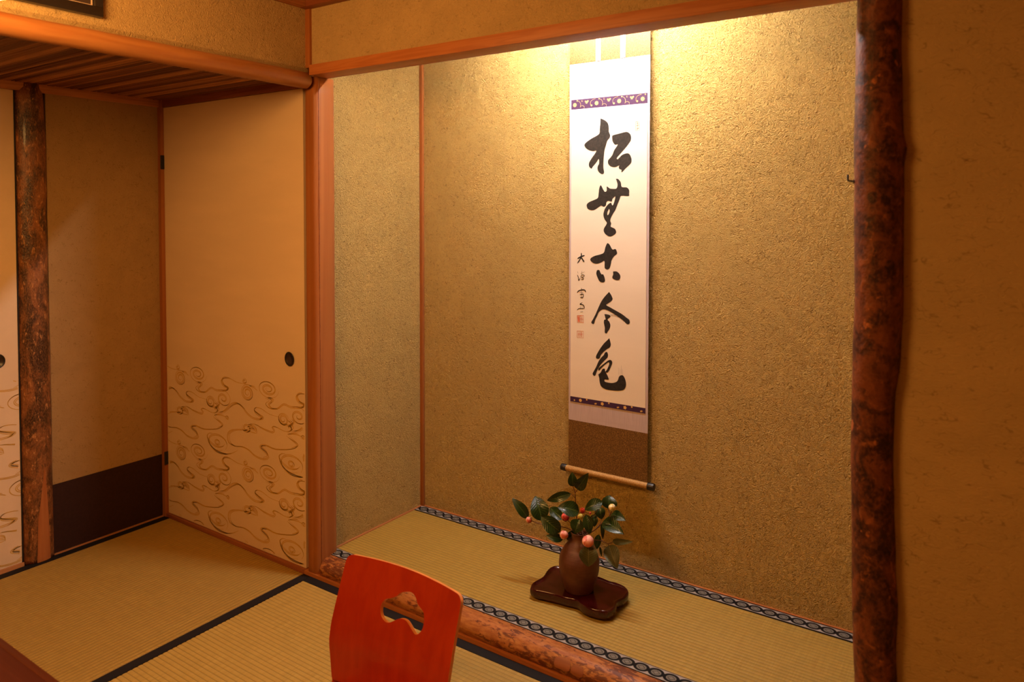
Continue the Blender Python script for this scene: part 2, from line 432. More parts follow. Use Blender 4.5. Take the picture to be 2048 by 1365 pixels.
def ribbon(pts, w, n=6, taper=True):
    """flat ribbon in a 2-D plane, returns 2-D verts and faces"""
    P = smooth_line(pts, n); V, F = [], []
    for i, p in enumerate(P):
        d = (P[min(i + 1, len(P) - 1)] - P[max(i - 1, 0)])
        d = d.normalized() if d.length > 1e-9 else Vector((1, 0, 0))
        q = i / (len(P) - 1); ww = w / 2 * ((0.35 + 0.65 * min(1, 6 * q, 6 * (1 - q))) if taper else 1)
        V += [(p.x - d.y * ww, p.y + d.x * ww), (p.x + d.y * ww, p.y - d.x * ww)]
    for i in range(len(P) - 1): F.append([2 * i, 2 * i + 1, 2 * i + 3, 2 * i + 2])
    return V, F
def fill2d(outer, holes=(), step=None):
    """triangulate a polygon with holes (optionally with inner grid points)"""
    pts = [Vector((p[0], p[1])) for p in outer]; edges = [(i, (i + 1) % len(outer)) for i in range(len(outer))]
    for h in holes:
        n = len(pts); pts += [Vector((p[0], p[1])) for p in h]; edges += [(n + i, n + (i + 1) % len(h)) for i in range(len(h))]
    def inside(p, poly):
        c = False; j = len(poly) - 1
        for i in range(len(poly)):
            a, b = poly[i], poly[j]
            if (a[1] > p[1]) != (b[1] > p[1]) and p[0] < (b[0] - a[0]) * (p[1] - a[1]) / (b[1] - a[1]) + a[0]: c = not c
            j = i
        return c
    if step:
        xs = [p[0] for p in outer]; ys = [p[1] for p in outer]; y = min(ys) + step * 0.5
        while y < max(ys):
            x = min(xs) + step * 0.5
            while x < max(xs):
                if inside((x, y), outer) and not any(inside((x, y), h) for h in holes): pts.append(Vector((x, y)))
                x += step
            y += step
    v, e, f = geometry.delaunay_2d_cdt(pts, edges, [], 1 if False else 0, 1e-6)[:3]
    F = []
    for t in f:
        c = (sum(v[i].x for i in t) / 3, sum(v[i].y for i in t) / 3)
        if inside(c, outer) and not any(inside(c, h) for h in holes): F.append(list(t))
    return [(p.x, p.y) for p in v], F
# ------------------------------------------------------------------ traced outlines, in metres on their own planes
CHAR=[[[[0.9,1.653],[0.917,1.645],[0.929,1.634],[0.933,1.617],[0.933,1.604],[0.938,1.592],[0.936,1.582],[0.927,1.572],[0.922,1.557],[0.916,1.538],[0.913,1.508],[0.912,1.481],[0.915,1.464],[0.913,1.457],[0.905,1.456],[0.894,1.464],[0.889,1.476],[0.891,1.487],[0.895,1.493],[0.894,1.51],[0.886,1.5],[0.877,1.49],[0.869,1.482],[0.865,1.476],[0.856,1.483],[0.854,1.493],[0.858,1.503],[0.869,1.518],[0.878,1.529],[0.884,1.54],[0.869,1.539],[0.852,1.544],[0.84,1.553],[0.836,1.563],[0.844,1.572],[0.865,1.584],[0.886,1.593],[0.896,1.601],[0.897,1.616],[0.899,1.633]]],[[[0.946,1.588],[0.951,1.591],[0.973,1.595],[0.998,1.599],[1.009,1.596],[1.017,1.587],[1.018,1.572],[1.011,1.56],[0.997,1.544],[0.981,1.528],[0.97,1.517],[0.964,1.509],[0.968,1.506],[0.975,1.512],[0.986,1.521],[1.003,1.525],[1.013,1.521],[1.02,1.507],[1.019,1.492],[1.008,1.481],[0.996,1.471],[0.987,1.462],[0.982,1.461],[0.983,1.468],[0.974,1.472],[0.972,1.479],[0.974,1.484],[0.957,1.479],[0.941,1.482],[0.931,1.492],[0.931,1.504],[0.94,1.513],[0.948,1.523],[0.955,1.539],[0.968,1.557],[0.957,1.557],[0.948,1.569],[0.946,1.58]]],[[[0.961,1.438],[0.97,1.437],[0.98,1.425],[0.984,1.409],[1.003,1.407],[1.012,1.398],[1.012,1.385],[1.01,1.377],[0.982,1.378],[0.976,1.366],[0.967,1.346],[0.96,1.329],[0.951,1.316],[0.945,1.306],[0.94,1.292],[0.944,1.282],[0.942,1.271],[0.949,1.267],[0.96,1.261],[0.963,1.249],[0.955,1.241],[0.94,1.235],[0.923,1.242],[0.915,1.253],[0.916,1.264],[0.927,1.282],[0.919,1.294],[0.914,1.306],[0.914,1.319],[0.921,1.336],[0.932,1.349],[0.943,1.354],[0.948,1.345],[0.953,1.351],[0.96,1.376],[0.949,1.368],[0.945,1.358],[0.932,1.361],[0.925,1.356],[0.923,1.346],[0.915,1.34],[0.904,1.344],[0.893,1.338],[0.874,1.328],[0.854,1.331],[0.847,1.34],[0.847,1.35],[0.858,1.358],[0.877,1.365],[0.891,1.372],[0.894,1.387],[0.896,1.404],[0.902,1.417],[0.911,1.403],[0.919,1.393],[0.926,1.398],[0.926,1.412],[0.937,1.405],[0.949,1.403],[0.963,1.404],[0.968,1.416],[0.965,1.429]],[[0.935,1.333],[0.938,1.326],[0.934,1.314],[0.929,1.311],[0.929,1.321]]],[[[0.93,1.212],[0.938,1.207],[0.949,1.19],[0.96,1.192],[0.965,1.187],[0.967,1.175],[0.956,1.166],[0.947,1.153],[0.944,1.139],[0.939,1.124],[0.931,1.118],[0.921,1.121],[0.919,1.129],[0.918,1.148],[0.905,1.142],[0.889,1.137],[0.873,1.139],[0.862,1.149],[0.865,1.157],[0.88,1.165],[0.902,1.171],[0.916,1.178],[0.921,1.195],[0.926,1.207]]],[[[0.889,1.114],[0.898,1.115],[0.902,1.107],[0.907,1.1],[0.914,1.1],[0.92,1.086],[0.92,1.075],[0.911,1.071],[0.899,1.075],[0.891,1.088],[0.886,1.102]]],[[[0.952,1.112],[0.966,1.113],[0.977,1.105],[0.981,1.095],[0.977,1.085],[0.966,1.082],[0.952,1.087],[0.95,1.094],[0.953,1.102]]],[[[0.937,1.039],[0.944,1.031],[0.95,1.02],[0.951,1.014],[0.946,1.007],[0.935,0.999],[0.926,0.992],[0.941,0.985],[0.966,0.974],[0.988,0.964],[1.007,0.952],[1.015,0.947],[1.018,0.937],[1.013,0.931],[1.005,0.932],[0.991,0.943],[0.967,0.957],[0.945,0.968],[0.925,0.975],[0.91,0.974],[0.897,0.964],[0.89,0.949],[0.882,0.934],[0.878,0.921],[0.871,0.92],[0.867,0.926],[0.873,0.936],[0.884,0.956],[0.895,0.98],[0.906,1.002],[0.919,1.02]]],[[[0.919,0.959],[0.929,0.959],[0.94,0.957],[0.943,0.951],[0.932,0.941],[0.938,0.934],[0.943,0.922],[0.94,0.909],[0.932,0.897],[0.929,0.891],[0.921,0.893],[0.921,0.911],[0.917,0.928],[0.919,0.939],[0.924,0.94],[0.922,0.949]]],[[[0.939,0.875],[0.943,0.863],[0.945,0.851],[0.94,0.841],[0.93,0.835],[0.917,0.824],[0.906,0.811],[0.901,0.799],[0.894,0.796],[0.887,0.798],[0.887,0.806],[0.893,0.818],[0.903,0.834],[0.917,0.853],[0.929,0.865]]],[[[0.922,0.822],[0.93,0.825],[0.934,0.816],[0.932,0.805],[0.922,0.795],[0.912,0.784],[0.903,0.773],[0.891,0.753],[0.884,0.735],[0.877,0.734],[0.873,0.74],[0.878,0.75],[0.888,0.768],[0.897,0.788],[0.909,0.804],[0.917,0.812]]],[[[0.897,0.763],[0.915,0.779],[0.932,0.793],[0.942,0.798],[0.949,0.795],[0.951,0.787],[0.945,0.772],[0.938,0.758],[0.931,0.751],[0.924,0.753],[0.931,0.763],[0.938,0.779],[0.939,0.787],[0.935,0.788],[0.921,0.777],[0.906,0.762],[0.9,0.755],[0.896,0.756]]],[[[0.896,0.74],[0.906,0.749],[0.912,0.761],[0.921,0.764],[0.924,0.754],[0.932,0.742],[0.937,0.731],[0.937,0.727],[0.928,0.726],[0.921,0.725],[0.922,0.718],[0.935,0.716],[0.953,0.717],[0.966,0.722],[0.973,0.729],[0.978,0.743],[0.987,0.749],[0.995,0.747],[1.002,0.735],[1.005,0.72],[1.002,0.707],[0.993,0.697],[0.973,0.692],[0.947,0.69],[0.924,0.691],[0.908,0.699],[0.902,0.712],[0.9,0.727]]]]
INK=[[0.00427,[[0.809,1.152],[0.824,1.16],[0.839,1.165]]],[0.0037,[[0.825,1.174],[0.825,1.163],[0.819,1.149],[0.809,1.135]]],[0.00427,[[0.824,1.158],[0.831,1.149],[0.837,1.141]]],[0.00199,[[0.81,1.106],[0.812,1.098]]],[0.00228,[[0.809,1.094],[0.813,1.084],[0.815,1.073],[0.821,1.084]]],[0.00171,[[0.823,1.099],[0.839,1.106]]],[0.00199,[[0.828,1.109],[0.826,1.093]]],[0.00171,[[0.823,1.09],[0.831,1.095],[0.838,1.092],[0.833,1.087],[0.824,1.087],[0.823,1.09]]],[0.00171,[[0.826,1.083],[0.834,1.083],[0.833,1.078],[0.823,1.078]]],[0.00399,[[0.826,1.047],[0.826,1.038]]],[0.00342,[[0.808,1.028],[0.818,1.037],[0.838,1.04],[0.844,1.032]]],[0.00313,[[0.826,1.038],[0.826,1.011]]],[0.00228,[[0.819,1.03],[0.834,1.031]]],[0.00228,[[0.819,1.022],[0.834,1.024],[0.831,1.012],[0.821,1.012]]],[0.00285,[[0.83,0.994],[0.821,0.987],[0.832,0.986],[0.837,0.98],[0.837,0.971]]],[0.00199,[[0.808,0.965],[0.818,0.971],[0.838,0.972]]],[0.00199,[[0.823,0.98],[0.821,0.968]]],[0.00199,[[0.83,0.982],[0.829,0.968]]],[0.00256,[[0.822,0.959],[0.833,0.961]]],[0.00114,[[0.941,0.958],[0.96,0.959],[0.982,0.957]]],[0.00085,[[0.943,0.955],[0.963,0.955],[0.979,0.951]]],[0.00078,[[0.977,0.774],[0.976,0.75]]],[0.00104,[[0.986,0.783],[0.987,0.753]]],[0.00104,[[0.99,0.77],[0.991,0.749]]],[0.00078,[[0.983,0.769],[0.983,0.748]]]]
SEAL=[[0.00199,[[0.809,0.945],[0.835,0.947],[0.835,0.921],[0.81,0.921],[0.809,0.945]]],[0.00512,[[0.814,0.942],[0.815,0.923]]],[0.00256,[[0.82,0.944],[0.82,0.923]]],[0.00142,[[0.825,0.943],[0.825,0.923]]],[0.00142,[[0.829,0.944],[0.829,0.923]]],[0.00142,[[0.812,0.933],[0.834,0.934]]],[0.00142,[[0.809,0.889],[0.835,0.89],[0.835,0.866],[0.809,0.865],[0.809,0.889]]],[0.00114,[[0.814,0.883],[0.814,0.869]]],[0.00114,[[0.818,0.885],[0.819,0.869]]],[0.00142,[[0.823,0.886],[0.823,0.87]]],[0.00171,[[0.828,0.887],[0.828,0.869]]],[0.00114,[[0.812,0.877],[0.832,0.879]]],[0.00135,[[1.036,1.632],[1.048,1.631],[1.048,1.6],[1.036,1.601],[1.036,1.632]]],[0.00135,[[1.039,1.626],[1.045,1.626]]],[0.00135,[[1.042,1.63],[1.042,1.602]]],[0.00135,[[1.038,1.618],[1.047,1.619]]],[0.00168,[[1.04,1.607],[1.047,1.61]]]]
MOTIF=[[[-0.7855,0.6184],[-0.7839,0.6163],[-0.7836,0.6135],[-0.7851,0.6107],[-0.7884,0.6085],[-0.7928,0.6077],[-0.7977,0.6086],[-0.8018,0.6113],[-0.8041,0.6155],[-0.8039,0.6203],[-0.8009,0.6249],[-0.7953,0.6281],[-0.7881,0.6291],[-0.7808,0.6274],[-0.7749,0.623],[-0.7718,0.6168],[-0.7725,0.6098],[-0.7771,0.6035],[-0.7851,0.5992],[-0.7949,0.5982],[-0.8047,0.6007],[-0.8124,0.6067],[-0.8162,0.615],[-0.8151,0.6241],[-0.8089,0.6322],[-0.7986,0.6374],[-0.7861,0.6386],[-0.7738,0.6352],[-0.7643,0.6277],[-0.7598,0.6173],[-0.7614,0.606],[-0.7691,0.5962],[-0.7818,0.5899],[-0.797,0.5886],[-0.8117,0.5929],[-0.823,0.602],[-0.8283,0.6145],[-0.8262,0.6278],[-0.8169,0.6394],[-0.8019,0.6467],[-0.784,0.6481],[-0.7667,0.6431],[-0.7537,0.6323]],[[-0.8048,0.66],[-0.8048,0.6619],[-0.8061,0.6639],[-0.8086,0.6652],[-0.8118,0.6656],[-0.8152,0.6648],[-0.8179,0.6627],[-0.8192,0.6598],[-0.8187,0.6565],[-0.8161,0.6535],[-0.8119,0.6517],[-0.8068,0.6515],[-0.8019,0.6531],[-0.7982,0.6563],[-0.7967,0.6607],[-0.798,0.6653],[-0.8019,0.6692],[-0.8079,0.6714],[-0.8148,0.6714]],[[-0.6734,0.6526],[-0.6767,0.6503],[-0.6779,0.647],[-0.6762,0.6434],[-0.6713,0.6404],[-0.664,0.6388],[-0.6556,0.6394],[-0.648,0.6423],[-0.6431,0.6471],[-0.6424,0.653],[-0.6467,0.6588],[-0.6556,0.6632],[-0.6676,0.6649],[-0.6803,0.6634],[-0.691,0.6586],[-0.6971,0.6512],[-0.6969,0.6426],[-0.6899,0.6347],[-0.6768,0.6291],[-0.6602,0.6273],[-0.6433,0.63],[-0.6297,0.637],[-0.6226,0.647],[-0.6239,0.6581],[-0.6341,0.6681],[-0.6515,0.6747],[-0.6728,0.6763],[-0.6938,0.6723],[-0.71,0.6631],[-0.7177,0.6505],[-0.7148,0.6368],[-0.7014,0.6249],[-0.6796,0.6174],[-0.6536,0.6161],[-0.6286,0.6217],[-0.61,0.6332],[-0.602,0.6485]],[[-0.779,0.648],[-0.75,0.642],[-0.729,0.634]],[[-0.685,0.612],[-0.658,0.606],[-0.681,0.59],[-0.655,0.576],[-0.611,0.58],[-0.573,0.602],[-0.536,0.597],[-0.473,0.605],[-0.455,0.621],[-0.479,0.627],[-0.496,0.643],[-0.482,0.656],[-0.446,0.658],[-0.405,0.65],[-0.365,0.649],[-0.316,0.65]],[[-0.676,0.616],[-0.645,0.608],[-0.665,0.591],[-0.647,0.58],[-0.611,0.581]],[[-0.666,0.619],[-0.636,0.61],[-0.652,0.595]],[[-0.499,0.602],[-0.465,0.61],[-0.459,0.621],[-0.49,0.628],[-0.502,0.642],[-0.485,0.66],[-0.446,0.661]],[[-0.1202,0.5494],[-0.1177,0.5484],[-0.1159,0.5464],[-0.1155,0.5437],[-0.117,0.5408],[-0.1204,0.5386],[-0.1251,0.5378],[-0.1302,0.5388],[-0.1345,0.5417],[-0.1368,0.5461],[-0.1362,0.5511],[-0.1324,0.5557],[-0.126,0.5586],[-0.1182,0.559],[-0.1105,0.5566],[-0.1048,0.5514],[-0.1026,0.5446],[-0.1047,0.5374],[-0.1111,0.5314],[-0.1207,0.5282],[-0.1316,0.5285],[-0.1415,0.5328],[-0.1481,0.5403],[-0.1497,0.5496],[-0.1456,0.5588],[-0.1363,0.5658],[-0.1235,0.5691],[-0.1097,0.5675],[-0.0979,0.5611],[-0.0908,0.5511],[-0.0903,0.5394]],[[-0.0405,0.5742],[-0.0438,0.5734],[-0.0464,0.5713],[-0.0472,0.5681],[-0.0455,0.5645],[-0.0409,0.5616],[-0.0341,0.5603],[-0.0264,0.5613],[-0.0196,0.5648],[-0.0156,0.5704],[-0.0157,0.5771],[-0.0207,0.5835],[-0.03,0.5881],[-0.0421,0.5896],[-0.0547,0.5872],[-0.0649,0.581],[-0.0704,0.572],[-0.0693,0.5618],[-0.0612,0.5525],[-0.0472,0.5462],[-0.0298,0.5446],[-0.0123,0.5484],[0.0015,0.5572],[0.0084,0.5697],[0.0063,0.5834],[-0.0049,0.5955],[-0.0236,0.6035],[-0.0464,0.6053],[-0.0688,0.6001]],[[-0.148,0.554],[-0.135,0.529],[-0.086,0.525],[-0.077,0.512],[-0.104,0.505]],[[-0.076,0.556],[-0.063,0.547],[-0.077,0.533],[-0.066,0.523],[-0.086,0.508]],[[-0.087,0.552],[-0.071,0.542],[-0.086,0.53],[-0.077,0.518],[-0.095,0.503]],[[-0.099,0.547],[-0.08,0.539],[-0.095,0.525],[-0.088,0.516]],[[-0.532,0.507],[-0.485,0.517],[-0.438,0.549],[-0.397,0.564],[-0.367,0.553],[-0.338,0.533],[-0.299,0.52],[-0.251,0.525],[-0.239,0.537],[-0.268,0.546],[-0.293,0.555],[-0.283,0.567],[-0.25,0.567],[-0.203,0.554],[-0.148,0.552]],[[-0.527,0.512],[-0.485,0.522],[-0.438,0.554],[-0.397,0.567],[-0.352,0.55]],[[-0.27,0.522],[-0.247,0.531],[-0.262,0.54],[-0.289,0.55],[-0.293,0.561],[-0.279,0.569]],[[-0.3376,0.476],[-0.3373,0.474],[-0.3388,0.4718],[-0.3421,0.4702],[-0.3467,0.4697],[-0.3515,0.4706],[-0.3555,0.473],[-0.3575,0.4765],[-0.3567,0.4805],[-0.3528,0.484],[-0.3464,0.4863],[-0.3386,0.4865],[-0.331,0.4843],[-0.3255,0.4801],[-0.3235,0.4745],[-0.3258,0.4687],[-0.3323,0.4639],[-0.342,0.4612],[-0.353,0.4616],[-0.363,0.4651],[-0.3697,0.4713],[-0.3714,0.479],[-0.3673,0.4866]],[[-0.364,0.465],[-0.329,0.466],[-0.279,0.467]],[[-0.333,0.493],[-0.314,0.493],[-0.285,0.483],[-0.279,0.467]],[[-0.329,0.479],[-0.304,0.478],[-0.28,0.471]],[[-0.339,0.483],[-0.314,0.486],[-0.282,0.477]],[[-0.333,0.493],[-0.29,0.501],[-0.242,0.49],[-0.186,0.485],[-0.173,0.498],[-0.186,0.505],[-0.167,0.511],[-0.122,0.504],[-0.09,0.504]],[[-0.099,0.494],[-0.051,0.473],[-0.041,0.462],[-0.078,0.443],[-0.168,0.427],[-0.224,0.432],[-0.257,0.426],[-0.262,0.414],[-0.234,0.402],[-0.213,0.388],[-0.244,0.376],[-0.291,0.379],[-0.33,0.394],[-0.37,0.399],[-0.42,0.393],[-0.45,0.406],[-0.452,0.435],[-0.419,0.454],[-0.359,0.466],[-0.319,0.468]],[[-0.106,0.488],[-0.058,0.47],[-0.049,0.46],[-0.078,0.447]],[[-0.224,0.428],[-0.251,0.424],[-0.253,0.415],[-0.224,0.404],[-0.219,0.391],[-0.244,0.38]],[[-0.414,0.39],[-0.457,0.401],[-0.46,0.435],[-0.421,0.458],[-0.358,0.469]],[[-0.099,0.496],[-0.051,0.502],[-0.016,0.499]],[[-0.0135,0.4997],[-0.0151,0.4992],[-0.0164,0.4979],[-0.0169,0.4961],[-0.0163,0.4942],[-0.0145,0.4925],[-0.0119,0.4917],[-0.0089,0.4919],[-0.0062,0.4933],[-0.0044,0.4957],[-0.004,0.4987],[-0.0054,0.5017],[-0.0083,0.504],[-0.0124,0.505],[-0.0168,0.5044],[-0.0206,0.5021],[-0.0229,0.4985],[-0.0231,0.4943],[-0.0208,0.4902]],[[-0.5305,0.3894],[-0.528,0.3883],[-0.5264,0.3865],[-0.5263,0.3843],[-0.5278,0.3821],[-0.531,0.3804],[-0.5352,0.3798],[-0.5398,0.3804],[-0.5436,0.3823],[-0.5458,0.3852],[-0.5458,0.3887],[-0.5432,0.3918],[-0.5384,0.3941],[-0.5323,0.3949],[-0.5259,0.3939],[-0.5208,0.3911],[-0.5179,0.387],[-0.5182,0.3824],[-0.5218,0.3782],[-0.5282,0.3754],[-0.5363,0.3745],[-0.5444,0.3759]],[[-0.4805,0.3657],[-0.4705,0.381],[-0.4738,0.397],[-0.4893,0.4104],[-0.5137,0.4186],[-0.5416,0.4198],[-0.5674,0.4141],[-0.5858,0.4028],[-0.5931,0.3882],[-0.5882,0.3736],[-0.5722,0.3618],[-0.5488,0.3553],[-0.5229,0.3552],[-0.4999,0.3614]],[[-0.484,0.389],[-0.503,0.375],[-0.545,0.371],[-0.588,0.386],[-0.602,0.403],[-0.587,0.416],[-0.566,0.418]],[[-0.602,0.403],[-0.594,0.376],[-0.556,0.35],[-0.503,0.346],[-0.451,0.355],[-0.4,0.379]],[[-0.583,0.371],[-0.546,0.349],[-0.493,0.346],[-0.441,0.36]]]
LEAF=[[[0.929,0.33,0.416],[0.926,0.33,0.463],0.0287,0],[[0.945,0.33,0.411],[0.995,0.31,0.477],0.0348,0],[[0.922,0.33,0.39],[0.846,0.3,0.36],0.0287,0],[[0.772,0.3,0.283],[0.722,0.28,0.347],0.0328,0],[[0.823,0.31,0.283],[0.783,0.33,0.353],0.0574,0],[[0.917,0.27,0.283],[0.853,0.25,0.328],0.0471,0],[[0.889,0.33,0.296],[0.828,0.35,0.316],0.0369,0],[[0.964,0.31,0.346],[0.907,0.27,0.363],0.0471,0],[[1.054,0.3,0.402],[1.005,0.27,0.377],0.0348,0],[[1.059,0.33,0.371],[1.053,0.35,0.408],0.0471,0],[[1.018,0.35,0.361],[1.03,0.34,0.327],0.0328,0],[[1.068,0.33,0.355],[1.128,0.31,0.358],0.0307,0],[[1.052,0.31,0.338],[1.136,0.28,0.328],0.041,0],[[0.983,0.28,0.336],[0.976,0.26,0.297],0.043,0],[[1.011,0.27,0.362],[1.03,0.26,0.307],0.0307,0],[[1.0,0.34,0.336],[1.01,0.33,0.301],0.0246,0],[[0.909,0.3,0.245],[0.863,0.27,0.257],0.0254,0],[[0.964,0.29,0.291],[0.926,0.3,0.245],0.0348,0],[[1.039,0.235,0.283],[1.047,0.22,0.224],0.0533,1],[[1.026,0.33,0.28],[1.023,0.32,0.234],0.0213,0],[[1.072,0.31,0.263],[1.12,0.27,0.22],0.0459,1],[[1.08,0.32,0.275],[1.156,0.3,0.3],0.0185,1],[[1.029,0.33,0.24],[1.036,0.33,0.21],0.0074,0],[[1.037,0.33,0.322],[1.045,0.32,0.272],0.0123,0],[[1.063,0.3,0.348],[1.088,0.29,0.342],0.0164,0]]
BUD=[[[0.782,0.29,0.283],0.0103,0],[[0.918,0.3,0.322],0.0131,1],[[0.939,0.255,0.284],0.0135,0],[[1.042,0.225,0.301],0.018,2],[[0.991,0.27,0.351],0.0082,3],[[1.082,0.31,0.388],0.0111,4],[[0.971,0.32,0.349],0.009,1],[[1.004,0.31,0.351],0.0037,1]]
STEM=[[0.0032,[[0.954,0.325,0.248],[0.949,0.325,0.296],[0.941,0.33,0.35],[0.937,0.33,0.395],[0.929,0.33,0.416]]],[0.0022,[[0.937,0.33,0.395],[0.948,0.33,0.412]]],[0.0022,[[0.938,0.33,0.379],[0.922,0.33,0.39]]],[0.003,[[0.955,0.32,0.25],[0.929,0.31,0.28],[0.897,0.3,0.286],[0.834,0.3,0.276],[0.799,0.29,0.282],[0.782,0.29,0.283]]],[0.0022,[[0.834,0.3,0.276],[0.823,0.31,0.283]]],[0.0022,[[0.796,0.29,0.282],[0.772,0.3,0.283]]],[0.0032,[[0.957,0.325,0.248],[0.984,0.32,0.273],[1.025,0.31,0.304],[1.049,0.315,0.332],[1.069,0.32,0.355],[1.08,0.315,0.379]]],[0.0024,[[1.025,0.31,0.304],[1.028,0.33,0.313],[1.03,0.34,0.327]]],[0.0022,[[1.069,0.32,0.355],[1.059,0.33,0.371]]],[0.0028,[[0.962,0.32,0.251],[1.0,0.315,0.263],[1.043,0.31,0.272],[1.068,0.31,0.268],[1.08,0.32,0.273]]],[0.0022,[[1.068,0.31,0.268],[1.072,0.31,0.261]]],[0.0024,[[0.962,0.315,0.257],[0.979,0.3,0.304],[0.99,0.275,0.34],[0.991,0.27,0.351]]],[0.0026,[[0.961,0.315,0.257],[0.945,0.29,0.275],[0.939,0.26,0.284]]],[0.0026,[[0.964,0.31,0.26],[1.002,0.27,0.288],[1.034,0.235,0.297],[1.036,0.235,0.282]]],[0.0024,[[0.957,0.32,0.262],[0.938,0.31,0.299],[0.918,0.3,0.318]]],[0.0024,[[0.949,0.325,0.296],[0.966,0.31,0.338]]],[0.0024,[[0.961,0.32,0.268],[0.978,0.31,0.308],[1.005,0.28,0.358]]],[0.0024,[[0.984,0.31,0.306],[1.005,0.33,0.336],[1.049,0.31,0.398]]],[0.002,[[0.971,0.32,0.348],[0.986,0.315,0.347],[1.004,0.31,0.351]]]]
HOLE=[[0.809,0.32],[0.829,0.324],[0.847,0.316],[0.856,0.305],[0.872,0.298],[0.882,0.292],[0.889,0.273],[0.888,0.257],[0.878,0.244],[0.866,0.24],[0.849,0.249],[0.829,0.259],[0.808,0.258],[0.79,0.248],[0.771,0.238],[0.752,0.242],[0.74,0.255],[0.738,0.273],[0.748,0.287],[0.767,0.295],[0.782,0.303],[0.793,0.314]]
# ------------------------------------------------------------------ room shell
XL, XR, YB = -0.916, 2.76, -2.75      # left wall, right wall, rear wall
ZT, D, XT = 0.066, 0.593, 0.0413      # alcove mat height, alcove back, alcove left wall
ZREED, ZCEIL = 1.797, 2.076
E0 = -0.0085                          # front edge of the tatami field

struct('floor', XL - 0.1, XR + 0.1, YB - 0.1, D + 0.1, -0.10, -0.055, MT['cedar_dark_x'])
struct('ceiling', 0.0, XR + 0.1, YB - 0.1, 0.0, ZCEIL, ZCEIL + 0.03, MT['ceiling'])
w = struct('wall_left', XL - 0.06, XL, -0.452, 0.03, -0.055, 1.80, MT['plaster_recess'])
struct('dado_paper', XL, XL + 0.0012, -0.452, -0.013, 0.004, 0.271, MT['dado'], w, label='dark brown paper pasted along the foot of the wall')
struct('wall_left_far', XL - 0.06, XL - 0.035, YB, -0.452, -0.055, 1.80, MT['plaster_room'])
struct('wall_above_pole', -0.03, 0.03, YB, 0.0, 1.79, ZCEIL + 0.02, MT['plaster_room'])
struct('wall_above_lintel', 0.03, 1.84, 0.0, 0.045, 1.83, 2.32, MT['plaster_room'])
struct('wall_alcove_left', XT - 0.08, XT, 0.05, D + 0.05, -0.055, 2.32, MT['plaster_alcove'])
struct('wall_alcove_back', XT - 0.08, 1.92, D, D + 0.06, -0.055, 2.32, MT['plaster_alcove'])
struct('wall_alcove_right', 1.84, 1.92, 0.03, D, -0.055, 2.32, MT['plaster_alcove'])
struct('ceiling_alcove', XT - 0.08, 1.92, 0.0, D + 0.06, 2.32, 2.35, MT['ceiling'])
struct('wall_front_right', 1.87, XR + 0.1, 0.0, 0.06, -0.055, ZCEIL + 0.03, MT['plaster_smooth'])
struct('wall_right', XR, XR + 0.06, YB, 0.0, -0.055, ZCEIL + 0.03, MT['plaster_smooth'])
struct('wall_rear', XL - 0.06, XR + 0.06, YB - 0.06, YB, -0.055, ZCEIL + 0.03, MT['plaster_smooth'])
struct('wall_behind_door', XL - 0.06, 0.0, 0.06, 0.10, -0.055, 1.85, MT['plaster_room'])

# trims
struct('trim_1', XL + 0.001, 0.0, E0, 0.058, -0.055, 0.0145, MT['cedar_dark_x'], bevel=0.001)            # sill below the sliding door
struct('trim_2', 0.0, 1.83, E0, 0.06, -0.055, 0.0140, MT['cedar_x'], bevel=0.001)                        # board below the sill log
struct('trim_3', XL - 0.02, XL + 0.022, -0.012, 0.03, -0.05, 1.80, MT['cedar_z'], bevel=0.0015)          # corner strip beside the door
struct('trim_4', XL, 0.0, -0.002, 0.05, 1.7665, 1.80, MT['cedar_dark_x'], bevel=0.001)                   # head rail of the door
struct('trim_5', XL, XL + 0.012, YB, -0.012, 1.766, 1.80, MT['cedar_y'], bevel=0.001)                    # rail along the left wall
struct('trim_6', XT, XT + 0.017, D - 0.012, D, ZT, 2.3, MT['cedar_z'], bevel=0.002)                      # alcove corner strip
struct('trim_7', XT, 1.84, D - 0.008, D, ZT - 0.05, ZT + 0.003, MT['cedar_x'])                           # strip behind the alcove mat
struct('trim_8', XT, XT + 0.009, 0.06, D - 0.008, ZT - 0.05, ZT + 0.003, MT['cedar_y'])                  # strip beside the alcove mat
struct('trim_9', 0.02, 0.052, -0.010, 0.02, 1.83, ZCEIL, MT['cedar_z'], bevel=0.006)                     # corner strip above the post
struct('trim_10', 0.03, XR, -0.034, 0.0, 2.037, ZCEIL, MT['cedar_dark_x'], bevel=0.002)                  # ceiling rail, alcove side
struct('trim_11', 0.03, 0.062, YB, -0.034, 2.037, ZCEIL, MT['cedar_y'], bevel=0.002)                     # ceiling rail, left side
struct('trim_12', 0.072, 1.84, -0.030, 0.053, 1.798, 1.834, MT['cedar_x'], bevel=0.0012)                 # alcove lintel
struct('trim_13', XL - 0.03, XL + 0.004, YB, -0.555, -0.055, 0.012, MT['cedar_y'], bevel=0.001)          # sill below the left door

struct('trim_14', XL, -0.9045, -0.452, -0.013, -0.055, 0.0015, MT['cedar_y'])                              # strip between the left wall and the mat
